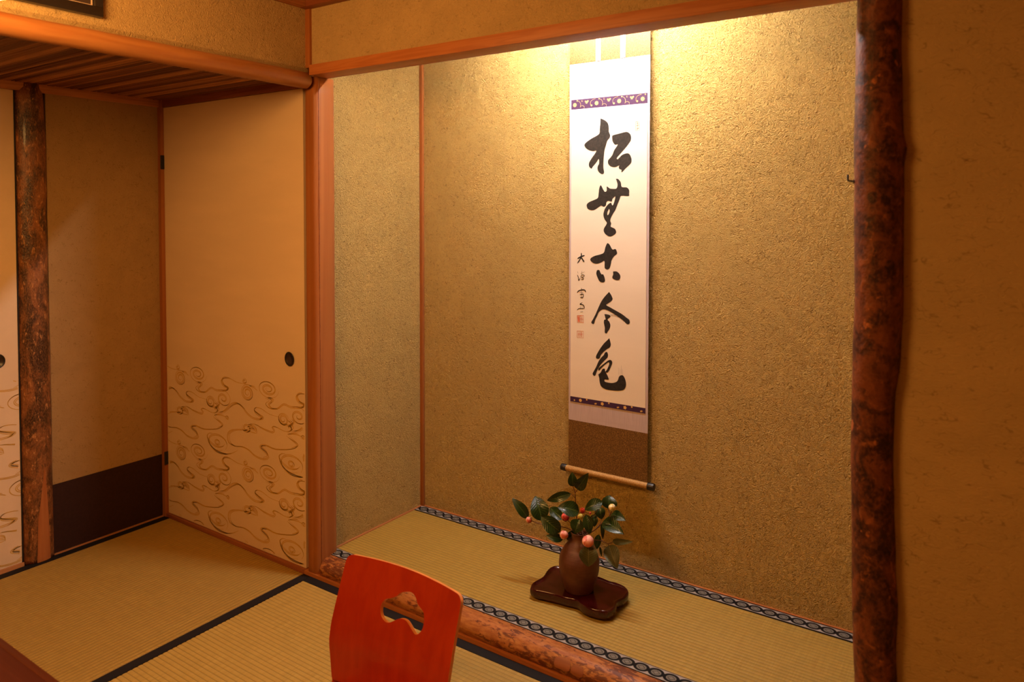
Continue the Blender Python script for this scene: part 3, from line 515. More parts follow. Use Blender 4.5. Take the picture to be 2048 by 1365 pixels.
# low ceiling of reeds laid side by side
V, F, T = [], [], []
y = -0.003; k = 0
tone = 0.5
while y > YB:
    r = random.uniform(0.0026, 0.0046)
    yc = y - r
    if random.random() < 0.35: tone = random.random()
    tn = min(1, max(0, tone + random.uniform(-0.18, 0.18)))
    dz = random.uniform(-0.0012, 0.0012)
    pts = [(XL + (0.03 - XL) * q / 3, yc + random.uniform(-0.0008, 0.0008), ZREED + 0.003 + dz + random.uniform(-0.0008, 0.0008)) for q in range(4)]
    v, f = tube(pts, r, 6, False)
    n = len(V); V += v; F += [[i + n for i in q] for q in f]; T += [tn] * len(v)
    y -= 2 * r * 0.97; k += 1
lc = struct('ceiling_low', XL - 0.06, 0.03, YB, 0.06, 1.806, 1.83, MT['cedar_dark_x'])
ro = obj('reeds', V, F, MT['reed'], lc, smooth=True, kind='stuff')
at = ro.data.attributes.new('tone', 'FLOAT', 'POINT')
at.data.foreach_set('value', T)

# ------------------------------------------------------------------ round post, pole and logs
t = thing('alcove_post', 'smooth orange cedar post at the left end of the alcove', 'post', (0.04, 0.043, 0))
V, F = [], []
seg = 40; rings = 30
for i in range(rings + 1):
    z = -0.03 + (1.799 + 0.03) * i / rings
    for k in range(seg):
        a = 2 * PI * k / seg; ca, sa = math.cos(a), math.sin(a)
        e = 4.2
        rr = 1.0 / (abs(ca) ** e + abs(sa) ** e) ** (1 / e)
        wob = 1 + 0.02 * noise.noise((ca * 1.5, sa * 1.5, z * 2.5))
        V.append((0.0405 + ca * rr * 0.0325 * wob, 0.044 + sa * rr * 0.049 * wob, z))
for i in range(rings):
    for k in range(seg): F.append([i * seg + k, i * seg + (k + 1) % seg, (i + 1) * seg + (k + 1) % seg, (i + 1) * seg + k])
F.append(list(range(seg))[::-1]); F.append([rings * seg + k for k in range(seg)])
obj('shaft', V, F, MT['cedar_z'], t, smooth=True)
box('split_line', 0.0715, 0.0731, 0.0105, 0.0125, 0.03, 1.79, MT['cedar_dark_x'], t)

t = thing('ceiling_pole', 'peeled round pole carrying the wall above the reed ceiling', 'pole', (0.047, -1.3, 1.783))
pts = [(0.047 + 0.002 * noise.noise((i * 0.3, 1, 2)), -0.012 - i * 0.05, 1.7835 + 0.0018 * noise.noise((i * 0.37, 5, 2))) for i in range(55)]
rads = [0.0290 + 0.0012 * noise.noise((i * 0.45, 9, 3)) for i in range(55)]
rads[0] = 0.020
pts.insert(0, (0.047, -0.008, 1.7835)); rads.insert(0, 0.010)
pts[2] = (pts[2][0], -0.022, pts[2][2])
v, f = tube(pts, rads, 20); obj('pole_body', v, f, MT['pole_y'], t, smooth=True)

def zlog(tab, z0, z1, cfun, seg, dz, amp, seed):
    """tab: (z, lo, hi) silhouette table; cfun(c, r, ang) -> x, y"""
    tab = sorted(tab); V, F = [], []; n = int((z1 - z0) / dz)
    for i in range(n + 1):
        z = z0 + (z1 - z0) * i / n
        j = 0
        while j < len(tab) - 2 and z > tab[j + 1][0]: j += 1
        a, b = tab[j], tab[min(j + 1, len(tab) - 1)]
        q = 0 if b[0] == a[0] else max(0.0, min(1.0, (z - a[0]) / (b[0] - a[0]))); q = q * q * (3 - 2 * q)
        lo = a[1] + (b[1] - a[1]) * q; hi = a[2] + (b[2] - a[2]) * q
        c, r = (lo + hi) / 2, (hi - lo) / 2
        for k in range(seg):
            an = 2 * PI * k / seg
            nn = noise.noise((math.cos(an) * 1.6, math.sin(an) * 1.6, z * 9 + seed)) + 0.5 * noise.noise((math.cos(an) * 4, math.sin(an) * 4, z * 26 + seed))
            V.append((*cfun(c, r * (1 + amp * nn), an), z))
    for i in range(n):
        for k in range(seg): F.append([i * seg + k, i * seg + (k + 1) % seg, (i + 1) * seg + (k + 1) % seg, (i + 1) * seg + k])
    F.append(list(range(seg))[::-1]); F.append([n * seg + k for k in range(seg)])
    return V, F
RT = [(1.785, 1.822, 1.910), (1.677, 1.820, 1.910), (1.568, 1.821, 1.914), (1.49, 1.820, 1.917), (1.458, 1.820, 1.924), (1.42, 1.821, 1.919), (1.348, 1.822, 1.920), (1.238, 1.824, 1.921), (1.127, 1.826, 1.923), (1.016, 1.824, 1.919), (0.904, 1.823, 1.909), (0.792, 1.823, 1.908), (0.680, 1.826, 1.911), (0.567, 1.828, 1.916), (0.455, 1.830, 1.922), (0.376, 1.833, 1.920), (0.269, 1.838, 1.924), (0.0, 1.842, 1.930), (2.04, 1.823, 1.911)]
t = thing('bark_log_pillar', 'dark mottled red bark log pillar at the right end of the alcove', 'pillar', (1.87, 0.0, 0))
v, f = zlog(RT, -0.05, 2.037, lambda c, r, a: (c + math.cos(a) * r, 0.002 + math.sin(a) * r), 40, 0.016, 0.018, 3.0)
obj('trunk', v, f, MT['bark_red'], t, smooth=True)
# small iron hook on the log
t = thing('iron_hook', 'small black iron hook screwed into the red bark pillar', 'hook', (1.822, -0.012, 1.385))
v, f = tube([(1.835, -0.014, 1.388), (1.823, -0.016, 1.3885), (1.8135, -0.018, 1.3895), (1.8120, -0.018, 1.3905), (1.8115, -0.018, 1.394), (1.8115, -0.018, 1.4035)], 0.0021, 8)
obj('shank', v, f, MT['black_iron'], t, smooth=True)
v, f = lathe(0, 0, [(0.0042, 0), (0.0042, 0.003), (0.002, 0.0045)], 12)
v = [(1.826 - z, -0.016 + x, 1.3885 + y) for x, y, z in v]; obj('collar', v, f, MT['black_iron'], t)

LT = [(1.786, -0.538, -0.470), (1.765, -0.552, -0.462), (1.73, -0.554, -0.460), (1.55, -0.554, -0.455), (1.40, -0.554, -0.4545), (1.30, -0.553, -0.4575), (1.18, -0.553, -0.456), (0.99, -0.552, -0.455), (0.8, -0.554, -0.453), (0.61, -0.554, -0.453), (0.42, -0.554, -0.453), (0.23, -0.554, -0.453), (0.03, -0.552, -0.452), (0, -0.552, -0.452)]
t = thing('lacquered_log_post', 'glossy brown bark log post between the plaster and left sliding door', 'post', (-0.919, -0.503, 0.0014))
cfl = lambda c, r, a: (-0.919 + math.cos(a) * r * 0.64, c + math.sin(a) * r * 1.03)
v, f = zlog(LT, 0.0014, 1.797, cfl, 40, 0.016, 0.018, 8.0)
obj('trunk', v, f, MT['bark_brown'], t, smooth=True)
# planed face at the foot of the log: a long pointed cut
V, F = [], []
rows = 24; cols = 8
for i in range(rows + 1):
    z = 0.002 + (0.36 - 0.002) * i / rows; q = i / rows
    u0 = 0.40 + 0.06 * min(1, q * 2) + 0.235 * max(0, q - 0.45) / 0.55 * 1.0; u1 = 0.86 - 0.05 * min(1, q * 2) - 0.10 * max(0, q - 0.5) / 0.5
    if q > 0.9: m = (u0 + u1) / 2; s = math.sqrt(max(0, 1 - ((q - 0.9) / 0.1) ** 2)); u0, u1 = m + (u0 - m) * s, m + (u1 - m) * s
    for j in range(cols + 1):
        u = u0 + (u1 - u0) * j / cols; yy = -0.553 + u * 0.100
        an = math.asin(max(-1, min(1, (yy + 0.503) / 0.0515)))
        an -= 0.16; V.append((-0.919 + math.cos(an) * 0.0515 * 0.64 + 0.0006, -0.503 + math.sin(an) * 0.0525, z))
for i in range(rows):
    for j in range(cols): F.append([i * (cols + 1) + j, i * (cols + 1) + j + 1, (i + 1) * (cols + 1) + j + 1, (i + 1) * (cols + 1) + j])
obj('planed_face', V, F, MT['planed'], t, smooth=True, label='bare planed face at the foot of the log')

# sill log in front of the alcove
t = thing('alcove_sill_log', 'round sill log with flat planed top edging the raised alcove mat', 'log', (0.95, 0.03, 0.014))
prof = [(0.060, 0.0655), (0.052, 0.0660), (0.029, 0.0660), (0.020, 0.0640), (0.011, 0.0590), (0.003, 0.0510), (-0.003, 0.0415), (-0.0055, 0.0320), (-0.0045, 0.0225), (-0.001, 0.0140), (0.060, 0.0140)]
V, F, MI = [], [], []
nx = 90; x0, x1 = 0.0735, 1.845; m = len(prof)
for i in range(nx + 1):
    x = x0 + (x1 - x0) * i / nx; s = 1.0
    for j, (yy, zz) in enumerate(prof):
        nz = noise.noise((x * 5, yy * 30, 3)) * 0.0013 if 1 < j < 9 else 0
        V.append((x + (max(0.0, 0.005 - 0.12 * max(yy, 0)) * (i == 0)), yy + nz, zz + nz * 0.4))
for i in range(nx):
    for j in range(m - 1): F.append([i * m + j, (i + 1) * m + j, (i + 1) * m + j + 1, i * m + j + 1])
F.append(list(range(m))); F.append([nx * m + j for j in range(m)][::-1])
so = obj('log_body', V, F, [MT['sill_bark'], MT['planed_x']], t, smooth=True, angle=35)
for p in so.data.polygons:
    c = p.center + origin_of(so)
    if p.normal.z > 0.9 and c.z > 0.06: p.material_index = 1
for (xa, xb, za, zb) in ((1.058, 1.110, 0.031, 0.058), (1.1125, 1.152, 0.029, 0.054)):
    V, F = [], []
    na, nb = 8, 6
    def surf(z):
        for j in range(2, 9):
            a, b = prof[j], prof[j + 1]
            if b[1] <= z <= a[1]: q = (z - b[1]) / (a[1] - b[1] + 1e-9); return b[0] + (a[0] - b[0]) * q
        return -0.005
    for i in range(na + 1):
        for j in range(nb + 1):
            u, w_ = i / na, j / nb; cut = 0.010 * (abs(2 * w_ - 1) ** 4)
            x = xa + (xb - xa) * u; x = x + (cut if u < 0.5 else -cut) * abs(2 * u - 1); z = za + (zb - za) * w_
            V.append((x, surf(z) - 0.0014, z))
    for i in range(na):
        for j in range(nb): F.append([i * (nb + 1) + j, (i + 1) * (nb + 1) + j, (i + 1) * (nb + 1) + j + 1, i * (nb + 1) + j + 1])
    obj('inlaid_patch', V, F, MT['cedar_dark_x'], t, smooth=True)

# ------------------------------------------------------------------ tatami
def tatami(name, label, x0, x1, y0, y1, ztop, axis, hw, hems, mat, thick=0.05, group='tatami mats'):
    """axis: direction of the ribs and hems; hems: materials for the (low, high) hem"""
    t = thing(name, label, 'tatami mat', ((x0 + x1) / 2, (y0 + y1) / 2, ztop - thick), group)
    pitch = 0.0152; a0, a1 = (y0, y1) if axis == 0 else (x0, x1); b0, b1 = (x0, x1) if axis == 0 else (y0, y1)
    base = (ztop, )
    c0 = ((y0 + y1) / 2) if axis == 0 else ((x0 + x1) / 2)
    prof = [(a0, ztop - thick), (a0, ztop - 0.004)]
    n = int((a1 - a0) / pitch * 6)
    for i in range(n + 1):
        a = a0 + (a1 - a0) * i / n
        ph = ((a - c0) / pitch) % 1.0
        prof.append((a, ztop - 0.0003 - 0.0016 * (abs(2 * ph - 1) ** 3)))
    prof += [(a1, ztop - 0.004), (a1, ztop - thick)]
    V, F = [], []; nb = 2
    for i in range(nb):
        b = b0 + (b1 - b0) * i / (nb - 1)
        V += [((b, a, z) if axis == 0 else (a, b, z)) for a, z in prof]
    m = len(prof)
    for i in range(nb - 1):
        for j in range(m - 1):
            q = [i * m + j, (i + 1) * m + j, (i + 1) * m + j + 1, i * m + j + 1]; F.append(q if axis == 0 else q[::-1])
    F.append(list(range(m))); F.append([(nb - 1) * m + j for j in range(m)][::-1])
    obj('woven_cover', V, F, mat, t, smooth=True, angle=60)
    for (h0, h1), hm in zip(((a0, a0 + hw), (a1 - hw, a1)), hems):
        if hm is None: continue
        if axis == 0: g = (b0 + 0.0003, b1 - 0.0003, h0 - 0.0004, h1, ztop - 0.03, ztop + 0.0012)
        else: g = (h0, h1, b0 + 0.0003, b1 - 0.0003, ztop - 0.03, ztop + 0.0012)
        box('cloth_hem', *g, hm, t)
    return t
HB = MT['hem_black']; HB2 = HB
tatami('tatami_mat', 'straw tatami mat with black hems under the low reed ceiling', -0.9030, 0.035, -1.83, E0 - 0.0006, 0.0, 1, 0.036, (HB2, HB), MT['tat_y'])
tatami('tatami_mat', 'straw tatami mat under the red chair, along the sill log', 0.036, 1.852, -0.922, E0 - 0.0006, 0.0, 0, 0.034, (HB, HB), MT['tat_x'])
tatami('tatami_mat', 'straw tatami mat under the dark low table', 0.036, 1.852, -1.836, -0.923, 0.0, 0, 0.034, (HB, HB), MT['tat_x'])
tatami('tatami_mat', 'straw tatami mat below the plain wall right of the pillar', 1.853, XR - 0.002, -1.836, E0 - 0.0006, 0.0, 1, 0.034, (HB, HB), MT['tat_y'])
tatami('tatami_mat', 'straw tatami mat along the rear wall, left one', XL + 0.004, 0.9, YB + 0.002, -1.838, 0.0, 0, 0.034, (HB, HB), MT['tat_x'])
tatami('tatami_mat', 'straw tatami mat along the rear wall, right one', 0.901, XR - 0.002, YB + 0.002, -1.838, 0.0, 0, 0.034, (HB, HB), MT['tat_x'])
t = tatami('alcove_mat', 'raised alcove tatami with black and white crest-patterned hems', XT + 0.009, 1.84, 0.056, D - 0.008, ZT, 0, 0.046, (None, None), MT['tat_alc'], thick=0.05, group=None)
# crest hems, with texture space in world units
for nm, ya, yb, mk in (('crest_hem', 0.056, 0.102, 'crest_front'), ('crest_hem', 0.535, 0.581 + 0.004, 'crest_back')):
    box(nm, XT + 0.010, 1.84, ya, yb, ZT - 0.02, ZT + 0.0014, MT[mk], t, label='crest-patterned cloth hem')
# ------------------------------------------------------------------ sliding doors
def motif_tiles(x0, x1, z0, z1, shifts, first):
    """the printed cloud-and-water scrolls, clipped to a door leaf; returns 2-D ribbons"""
    V, F = [], []
    for (dx, dz) in shifts:
        for line in MOTIF:
            P = smooth_line(line, 3); m = len(P)
            lines = [[(p.x, p.y) for p in P]]
            off = []
            for a in range(int(m * 0.12), int(m * 0.8)):
                d = P[min(a + 1, m - 1)] - P[max(a - 1, 0)]; d = d.normalized() if d.length > 1e-9 else Vector((1, 0, 0))
                q = (a - m * 0.12) / (m * 0.68); o_ = 0.0052 * math.sin(PI * min(1, q * 1.1)) * (1 if math.sin(a * 0.5) > -2 else -1)
                off.append((P[a].x - d.y * o_, P[a].y + d.x * o_))
            if len(off) > 3: lines.append(off)
            for ln in lines:
                v, f = ribbon([(p[0] + dx, p[1] + dz) for p in ln], 0.0029, 1)
                ok = [x0 < p[0] < x1 and z0 < p[1] < z1 for p in v]
                n = len(V); V += v
                F += [[i + n for i in q] for q in f if all(ok[i] for i in q)]
    return V, F
d1 = obj('door_1', *boxg(XL + 0.0235, -0.0005, 0.002, 0.028, 0.0155, 1.7648, 0.0015), MT['fusuma'], loc=(XL / 2, 0.015, 0.0155), kind='structure', label='cream sliding door with ochre cloud scrolls beside the alcove post')
DX, DZ = 0.455, 0.322
sh = [(i * DX, -j * DZ) for i in range(-2, 3) for j in range(0, 3)]
V, F = motif_tiles(XL + 0.026, -0.003, 0.02, 0.72, sh, 0)
obj('scroll_print', [(x, 0.0017, z) for x, z in V], F, MT['gold_line'], d1, label='ochre printed cloud scrolls')
def pull(cx, cz, plane, parent):
    """round recessed finger pull; plane 'y' faces -y at y=0.002, 'x' faces +x"""
    ring, disc = [], []
    for r, h in ((0.0245, 0.0), (0.0255, 0.0016), (0.0225, 0.0022), (0.0205, -0.002), (0.0, -0.003)): ring.append((r, h))
    V, F = [], []; seg = 32
    for r, h in ring:
        for k in range(seg):
            a = 2 * PI * k / seg; u, w_ = cx + r * math.cos(a), cz + 1.04 * r * math.sin(a)
            V.append((u, 0.002 - h - 0.003, w_) if plane == 'y' else (XL + h + 0.003, u, w_))
    for i in range(len(ring) - 1):
        for k in range(seg): F.append([i * seg + k, i * seg + (k + 1) % seg, (i + 1) * seg + (k + 1) % seg, (i + 1) * seg + k])
    o = obj('finger_pull', V, F, [MT['black_iron'], MT['dark_lacquer']], parent, smooth=True, label='round black finger pull')
    for p in o.data.polygons:
        if p.index >= 3 * seg: p.material_index = 1
pull(-0.081, 0.779, 'y', d1)
for za, zb in ((1.503, 1.562), (0.228, 0.284)):
    v, f = merge(boxg(XL + 0.0215, XL + 0.0260, -0.0135, 0.004, za, zb, 0.001), tube([(XL + 0.0245, -0.0130, za), (XL + 0.0245, -0.0130, zb)], 0.0020, 8))
    obj('hinge', v, f, MT['black_iron'], d1)
d2 = obj('door_2', *boxg(XL - 0.026, XL, -1.40, -0.556, 0.0125, 1.7655, 0.0015), MT['fusuma'], loc=(XL - 0.012, -0.98, 0.0125), kind='structure', label='cream sliding door with ochre scrolls left of the bark post')
V, F = motif_tiles(-1.395, -0.559, 0.016, 0.72, [(a - 0.20 + i * DX, -0.03 - j * DZ) for a in (-0.135,) for i in range(-2, 3) for j in range(-1, 3)], 0)
F = [q for q in F if all(V[i][1] < 0.70 for i in q)]
obj('scroll_print', [(XL + 0.0005, y, z) for y, z in V], [q[::-1] for q in F], MT['gold_line'], d2, label='ochre printed cloud scrolls')
pull(-0.630, 0.779, 'x', d2)
box('edge_frame', XL - 0.001, XL + 0.0015, -0.561, -0.556, 0.013, 1.765, MT['black_iron'], d2)

# ------------------------------------------------------------------ picture frame on the wall above the pole
t = thing('picture_frame', 'black picture frame hung on the plaster above the round pole', 'picture frame', (0.03, -1.12, 1.851))
fy0, fy1, fz0, fz1 = -1.52, -0.722, 1.851, 2.03
for nm, g in (('frame_bar', (0.0315, 0.052, fy0, fy1, fz0, fz0 + 0.026)), ('frame_bar', (0.0315, 0.052, fy0, fy1, fz1 - 0.026, fz1)), ('frame_bar', (0.0315, 0.052, fy1 - 0.022, fy1, fz0 + 0.026, fz1 - 0.026)), ('frame_bar', (0.0315, 0.052, fy0, fy0 + 0.022, fz0 + 0.026, fz1 - 0.026))):
    box(nm, *g, MT['frame_black'], t, 0.0015)
box('picture', 0.0315, 0.040, fy0 + 0.022, fy1 - 0.022, fz0 + 0.026, fz1 - 0.026, MT['frame_mat'], t)
for g in ((0.040, 0.0425, fy1 - 0.0275, fy1 - 0.0245, fz0 + 0.029, fz1 - 0.029), (0.040, 0.0415, fy0 + 0.0245, fy1 - 0.0275, fz0 + 0.029, fz0 + 0.0303)):
    box('fillet', *g, MT['fillet'], t)

# ------------------------------------------------------------------ lamps
t = thing('pendant_lamp', 'round white paper pendant lamp hanging over the low table', 'lamp', (0.57, -1.36, 1.72))
R = 0.22
v, f = lathe(0.57, -1.36, [(0.215, 1.722), (R, 1.728), (R, 1.94), (0.215, 1.946)], 40); obj('paper_shade', v, f, MT['lamp_paper'], t, smooth=True, angle=40)
for zz in (1.9475,):
    v, f = lathe(0.57, -1.36, [(R + 0.004, zz), (R + 0.004, zz + 0.008), (R - 0.01, zz + 0.008)], 40); obj('rim_hoop', v, f, MT['cedar_z'], t, smooth=True, angle=40)
v, f = tube([(0.57, -1.36, 1.955), (0.57, -1.36, 2.06)], 0.004, 8); obj('cord', v, f, MT['black_iron'], t)
v, f = lathe(0.57, -1.36, [(0.045, 2.052), (0.045, ZCEIL), (0.02, ZCEIL)], 24); obj('ceiling_rose', v, f, MT['white_enamel'], t)

t = thing('alcove_tube_lamp', 'tube lamp on the alcove ceiling, hidden behind the lintel', 'lamp', (0.93, 0.31, 2.10))
box('batten', 0.58, 1.28, 0.285, 0.335, 2.155, 2.32, MT['white_enamel'], t, 0.003)
v, f = tube([(0.62, 0.31, 2.105), (1.24, 0.31, 2.105)], 0.0125, 12); obj('tube', v, f, MT['lamp_tube'], t, smooth=True, angle=40)
for xx in (0.612, 1.248): box('tube_holder', xx - 0.007, xx + 0.007, 0.295, 0.325, 2.089, 2.156, MT['white_enamel'], t, 0.002)

# ------------------------------------------------------------------ hanging scroll
t = thing('hanging_scroll', 'tall calligraphy scroll with brown brocade and lavender silk on alcove wall', 'scroll', (0.9313, D, 0.36))
SY = 0.572
def sheet(name, x0, x1, z0, z1, y, mat, parent, label=None):
    return box(name, x0, x1, y - 0.0006, y + 0.0006, z0, z1, mat, parent, label=label)
SX0, SX1 = 0.7739, 1.0867
sheet('upper_brocade', SX0, SX1, 1.8551, 2.16, SY, MT['brocade'], t, 'speckled gold brocade')
sheet('mounting_silk', SX0, SX1, 0.5588, 1.8551, SY, MT['silk'], t, 'pale lavender mounting silk')
sheet('lower_brocade', SX0, SX1, 0.3814, 0.5588, SY, MT['brocade'], t, 'speckled brown and gold brocade')
ub = sheet('upper_band', 0.7813, 1.0778, 1.6921, 1.727, SY - 0.0012, MT['purple'], t, 'purple band with gold flowers')
lb = sheet('lower_band', 0.7813, 1.0778, 0.627, 0.6459, SY - 0.0012, MT['purple'], t, 'dark purple band with gold flowers')
pp = sheet('paper', 0.7813, 1.0778, 0.6459, 1.6921, SY - 0.0012, MT['washi'], t, 'cream paper with brushed black characters')
for xa, xb in ((0.8805, 0.8994), (0.9761, 0.9951)):
    sheet('hanging_strip', xa, xb, 1.8561, 2.14, SY - 0.0022, MT['futai'], t, 'white silk strip')
v, f = tube([(SX0 - 0.006, SY - 0.006, 0.3789), (SX1 + 0.006, SY - 0.006, 0.3789)], 0.0105, 20)
rl = obj('roller', v, f, MT['brocade_light'], t, smooth=True, angle=40)
for xa, xb in ((SX0 - 0.0255, SX0 - 0.005), (SX1 + 0.004, SX1 + 0.0275)):
    v, f = lathe(0, 0, [(0.0122, 0), (0.0126, 0.002), (0.0126, xb - xa - 0.002), (0.0118, xb - xa)], 20)
    v = [(xa + z, SY - 0.006 + x, 0.3789 + y) for x, y, z in v]; obj('roller_knob', v, f, MT['black_iron'], rl, smooth=True, angle=40, label='black roller end')
v, f = tube([(SX0 - 0.004, SY, 2.165), (SX1 + 0.004, SY, 2.165)], 0.008, 12); obj('top_rod', v, f, MT['cedar_x'], t, smooth=True)
v, f = tube([(0.88, SY, 2.17), (0.927, SY + 0.006, 2.24), (0.974, SY, 2.17)], 0.0018, 6); obj('cord', v, f, MT['twig'], t)
v, f = tube([(0.927, SY + 0.002, 2.245), (0.927, D + 0.002, 2.238)], 0.002, 6); obj('nail', v, f, MT['black_iron'], t)
IY = SY - 0.0022
groups = [(0, 1), (2,), (3, 4, 5), (6, 7), (8, 9, 10, 11)]
inkgrp = {3: (19, 20), 4: (21, 22, 23, 24)}
for gi, g in enumerate(groups):
    V, F = [], []
    for s, ci in enumerate(g):
        def rnd(poly):
            P = smooth_line(list(poly) + [poly[0]], 3)
            return [(p.x, p.y) for p in P[:-1]]
        loops = [rnd(l) for l in CHAR[ci]]
        v, f = fill2d(loops[0], loops[1:]); n = len(V)
        V += [(x, IY - 0.00004 * s, z) for x, z in v]; F += [[i + n for i in q] for q in f]
    for ri in inkgrp.get(gi, ()):
        v, f = ribbon(INK[ri][1], INK[ri][0]); n = len(V); V += [(x, IY - 0.0001, z) for x, z in v]; F += [[i + n for i in q] for q in f]
    obj('brushed_character', V, F, MT['ink'], pp, label='large brushed ink character')
for rng in ((0, 3), (3, 9), (9, 14), (14, 19)):
    V, F = [], []
    for k, (w_, pts) in enumerate(INK[rng[0]:rng[1]]):
        v, f = ribbon(pts, w_ * 1.25); n = len(V); V += [(x, IY - 0.00003 * k, z) for x, z in v]; F += [[i + n for i in q] for q in f]
    obj('signature_character', V, F, MT['ink'], pp)
for rng in ((0, 6), (6, 12), (12, 17)):
    V, F = [], []
    for k, (w_, pts) in enumerate(SEAL[rng[0]:rng[1]]):
        v, f = ribbon(pts, w_, 1, False); n = len(V); V += [(x, IY - 0.00003 * k, z) for x, z in v]; F += [[i + n for i in q] for q in f]
    obj('seal_print', V, F, MT['seal'], pp, label='small red seal print')
# gold flowers and vines on the bands
def flower(cx, cz, r, n=8, y=IY):
    pts = []
    for k in range(n * 4):
        a = 2 * PI * k / (n * 4); rr = r * (0.70 + 0.30 * abs(math.cos(a * n / 2)) ** 0.6); pts.append((cx + rr * math.cos(a), cz + rr * math.sin(a)))
    return [(x, y, z) for x, z in pts], [list(range(len(pts)))]
G = []
for k in range(4):
    cx = 0.7958 + k * 0.0882; 
    if cx < 1.068: G.append(flower(cx, 1.7081, 0.0078))
    for dx, dz, r in ((-0.020, -0.0065, 0.0036), (0.048, 0.006, 0.0048), (0.053, 0.010, 0.0034), (0.044, 0.0095, 0.0032), (0.010, 0.0145, 0.0026)):
        if 0.7848 < cx + dx < 1.0748: G.append(flower(cx + dx, 1.7081 + dz, r, 5))
    for pts in ([(-0.024, -0.006), (-0.024, 0.006), (-0.016, 0.013), (-0.004, 0.0165)], [(0.008, 0.0165), (0.018, 0.011), (0.024, 0.002), (0.022, -0.010)], [(0.022, -0.008), (0.030, -0.004), (0.038, -0.008), (0.038, -0.014)], [(0.030, 0.016), (0.028, 0.011), (0.033, 0.011)]):
        v, f = ribbon([(cx + a, 1.7081 + b) for a, b in pts], 0.0009, 5, False)
        if all(0.7818 < p[0] < 1.0773 and 1.6926 < p[1] < 1.7265 for p in v): G.append(([(x, IY, z) for x, z in v], f))
obj('gold_flowers', *merge(*G), MT['flower_gold'], ub, kind='stuff')
G = []
for k in range(4):
    cx = 0.8237 + k * 0.0887
    if cx < 1.07: G.append(flower(cx, 0.6365, 0.0065, 5))
    for dx, dz, r in ((0.026, 0.006, 0.0035), (-0.025, -0.003, 0.0032), (0.060, -0.004, 0.003)):
        if 0.7848 < cx + dx < 1.0748: G.append(flower(cx + dx, 0.6365 + dz, r, 4))
obj('gold_flowers', *merge(*G), MT['flower_gold'], lb, kind='stuff')

# ------------------------------------------------------------------ lacquer tray, vase, camellia
TRAY = [(0.84, 0.209), (0.828, 0.241), (0.834, 0.294), (0.824, 0.338), (0.822, 0.369), (0.835, 0.391), (0.878, 0.396), (0.92, 0.392), (0.955, 0.392), (0.992, 0.401), (1.034, 0.396), (1.058, 0.399), (1.089, 0.392), (1.113, 0.370), (1.12, 0.335), (1.111, 0.294), (1.12, 0.263), (1.115, 0.230), (1.096, 0.215), (1.057, 0.209), (1.028, 0.216), (1.000, 0.228), (0.964, 0.221), (0.926, 0.219), (0.883, 0.211), (0.859, 0.205)]
t = thing('lacquer_tray', 'low dark red lacquer tray with wavy edge under the clay vase', 'tray', (0.97, 0.30, ZT))
L = [(p.x, p.y) for p in smooth_line(TRAY + [TRAY[0]], 4)[:-1]]
cx, cy = 0.970, 0.302
V, F = [], []
layers = [(0.86, ZT + 0.0302), (0.93, ZT + 0.0308), (0.955, ZT + 0.0335), (0.975, ZT + 0.0362), (0.99, ZT + 0.0352), (1.0, ZT + 0.031), (1.0, ZT + 0.022), (0.985, ZT + 0.013), (0.95, ZT + 0.0075), (0.80, ZT + 0.0065)]
n = len(L)
for s, z in layers: V += [(cx + (x - cx) * s, cy + (y - cy) * s, z) for x, y in L]
for i in range(len(layers) - 1):
    for k in range(n): F.append([i * n + k, i * n + (k + 1) % n, (i + 1) * n + (k + 1) % n, (i + 1) * n + k][::-1])
F.append(list(range(n))); F.append([(len(layers) - 1) * n + k for k in range(n)][::-1])
obj('tray_body', V, F, MT['red_lacquer'], t, smooth=True, angle=50)
for fx, fy in ((0.87, 0.245), (1.07, 0.245), (0.87, 0.36), (1.07, 0.36)):
    v, f = lathe(fx, fy, [(0.012, ZT - 0.0002), (0.014, ZT + 0.004), (0.016, ZT + 0.0075)], 16); obj('foot', v, f, MT['red_lacquer'], t, smooth=True)

ZV = ZT + 0.0302
t = thing('clay_vase', 'brown unglazed clay vase standing on the lacquer tray', 'vase', (0.969, 0.302, ZV))
pr = [(0.044, 0.0), (0.0465, 0.004), (0.050, 0.016), (0.058, 0.040), (0.0635, 0.062), (0.0655, 0.082), (0.0645, 0.102), (0.060, 0.118), (0.050, 0.137), (0.038, 0.152), (0.029, 0.163), (0.0245, 0.172), (0.0245, 0.180), (0.028, 0.187), (0.0285, 0.189), (0.025, 0.188), (0.0215, 0.180), (0.0215, 0.168), (0.026, 0.15)]
P = [(p.x, p.y) for p in smooth_line(pr, 3)]
v, f = lathe(0.969, 0.302, [(r, ZV + z) for r, z in P], 48); obj('vase_body', v, f[:-1], MT['clay'], t, smooth=True)

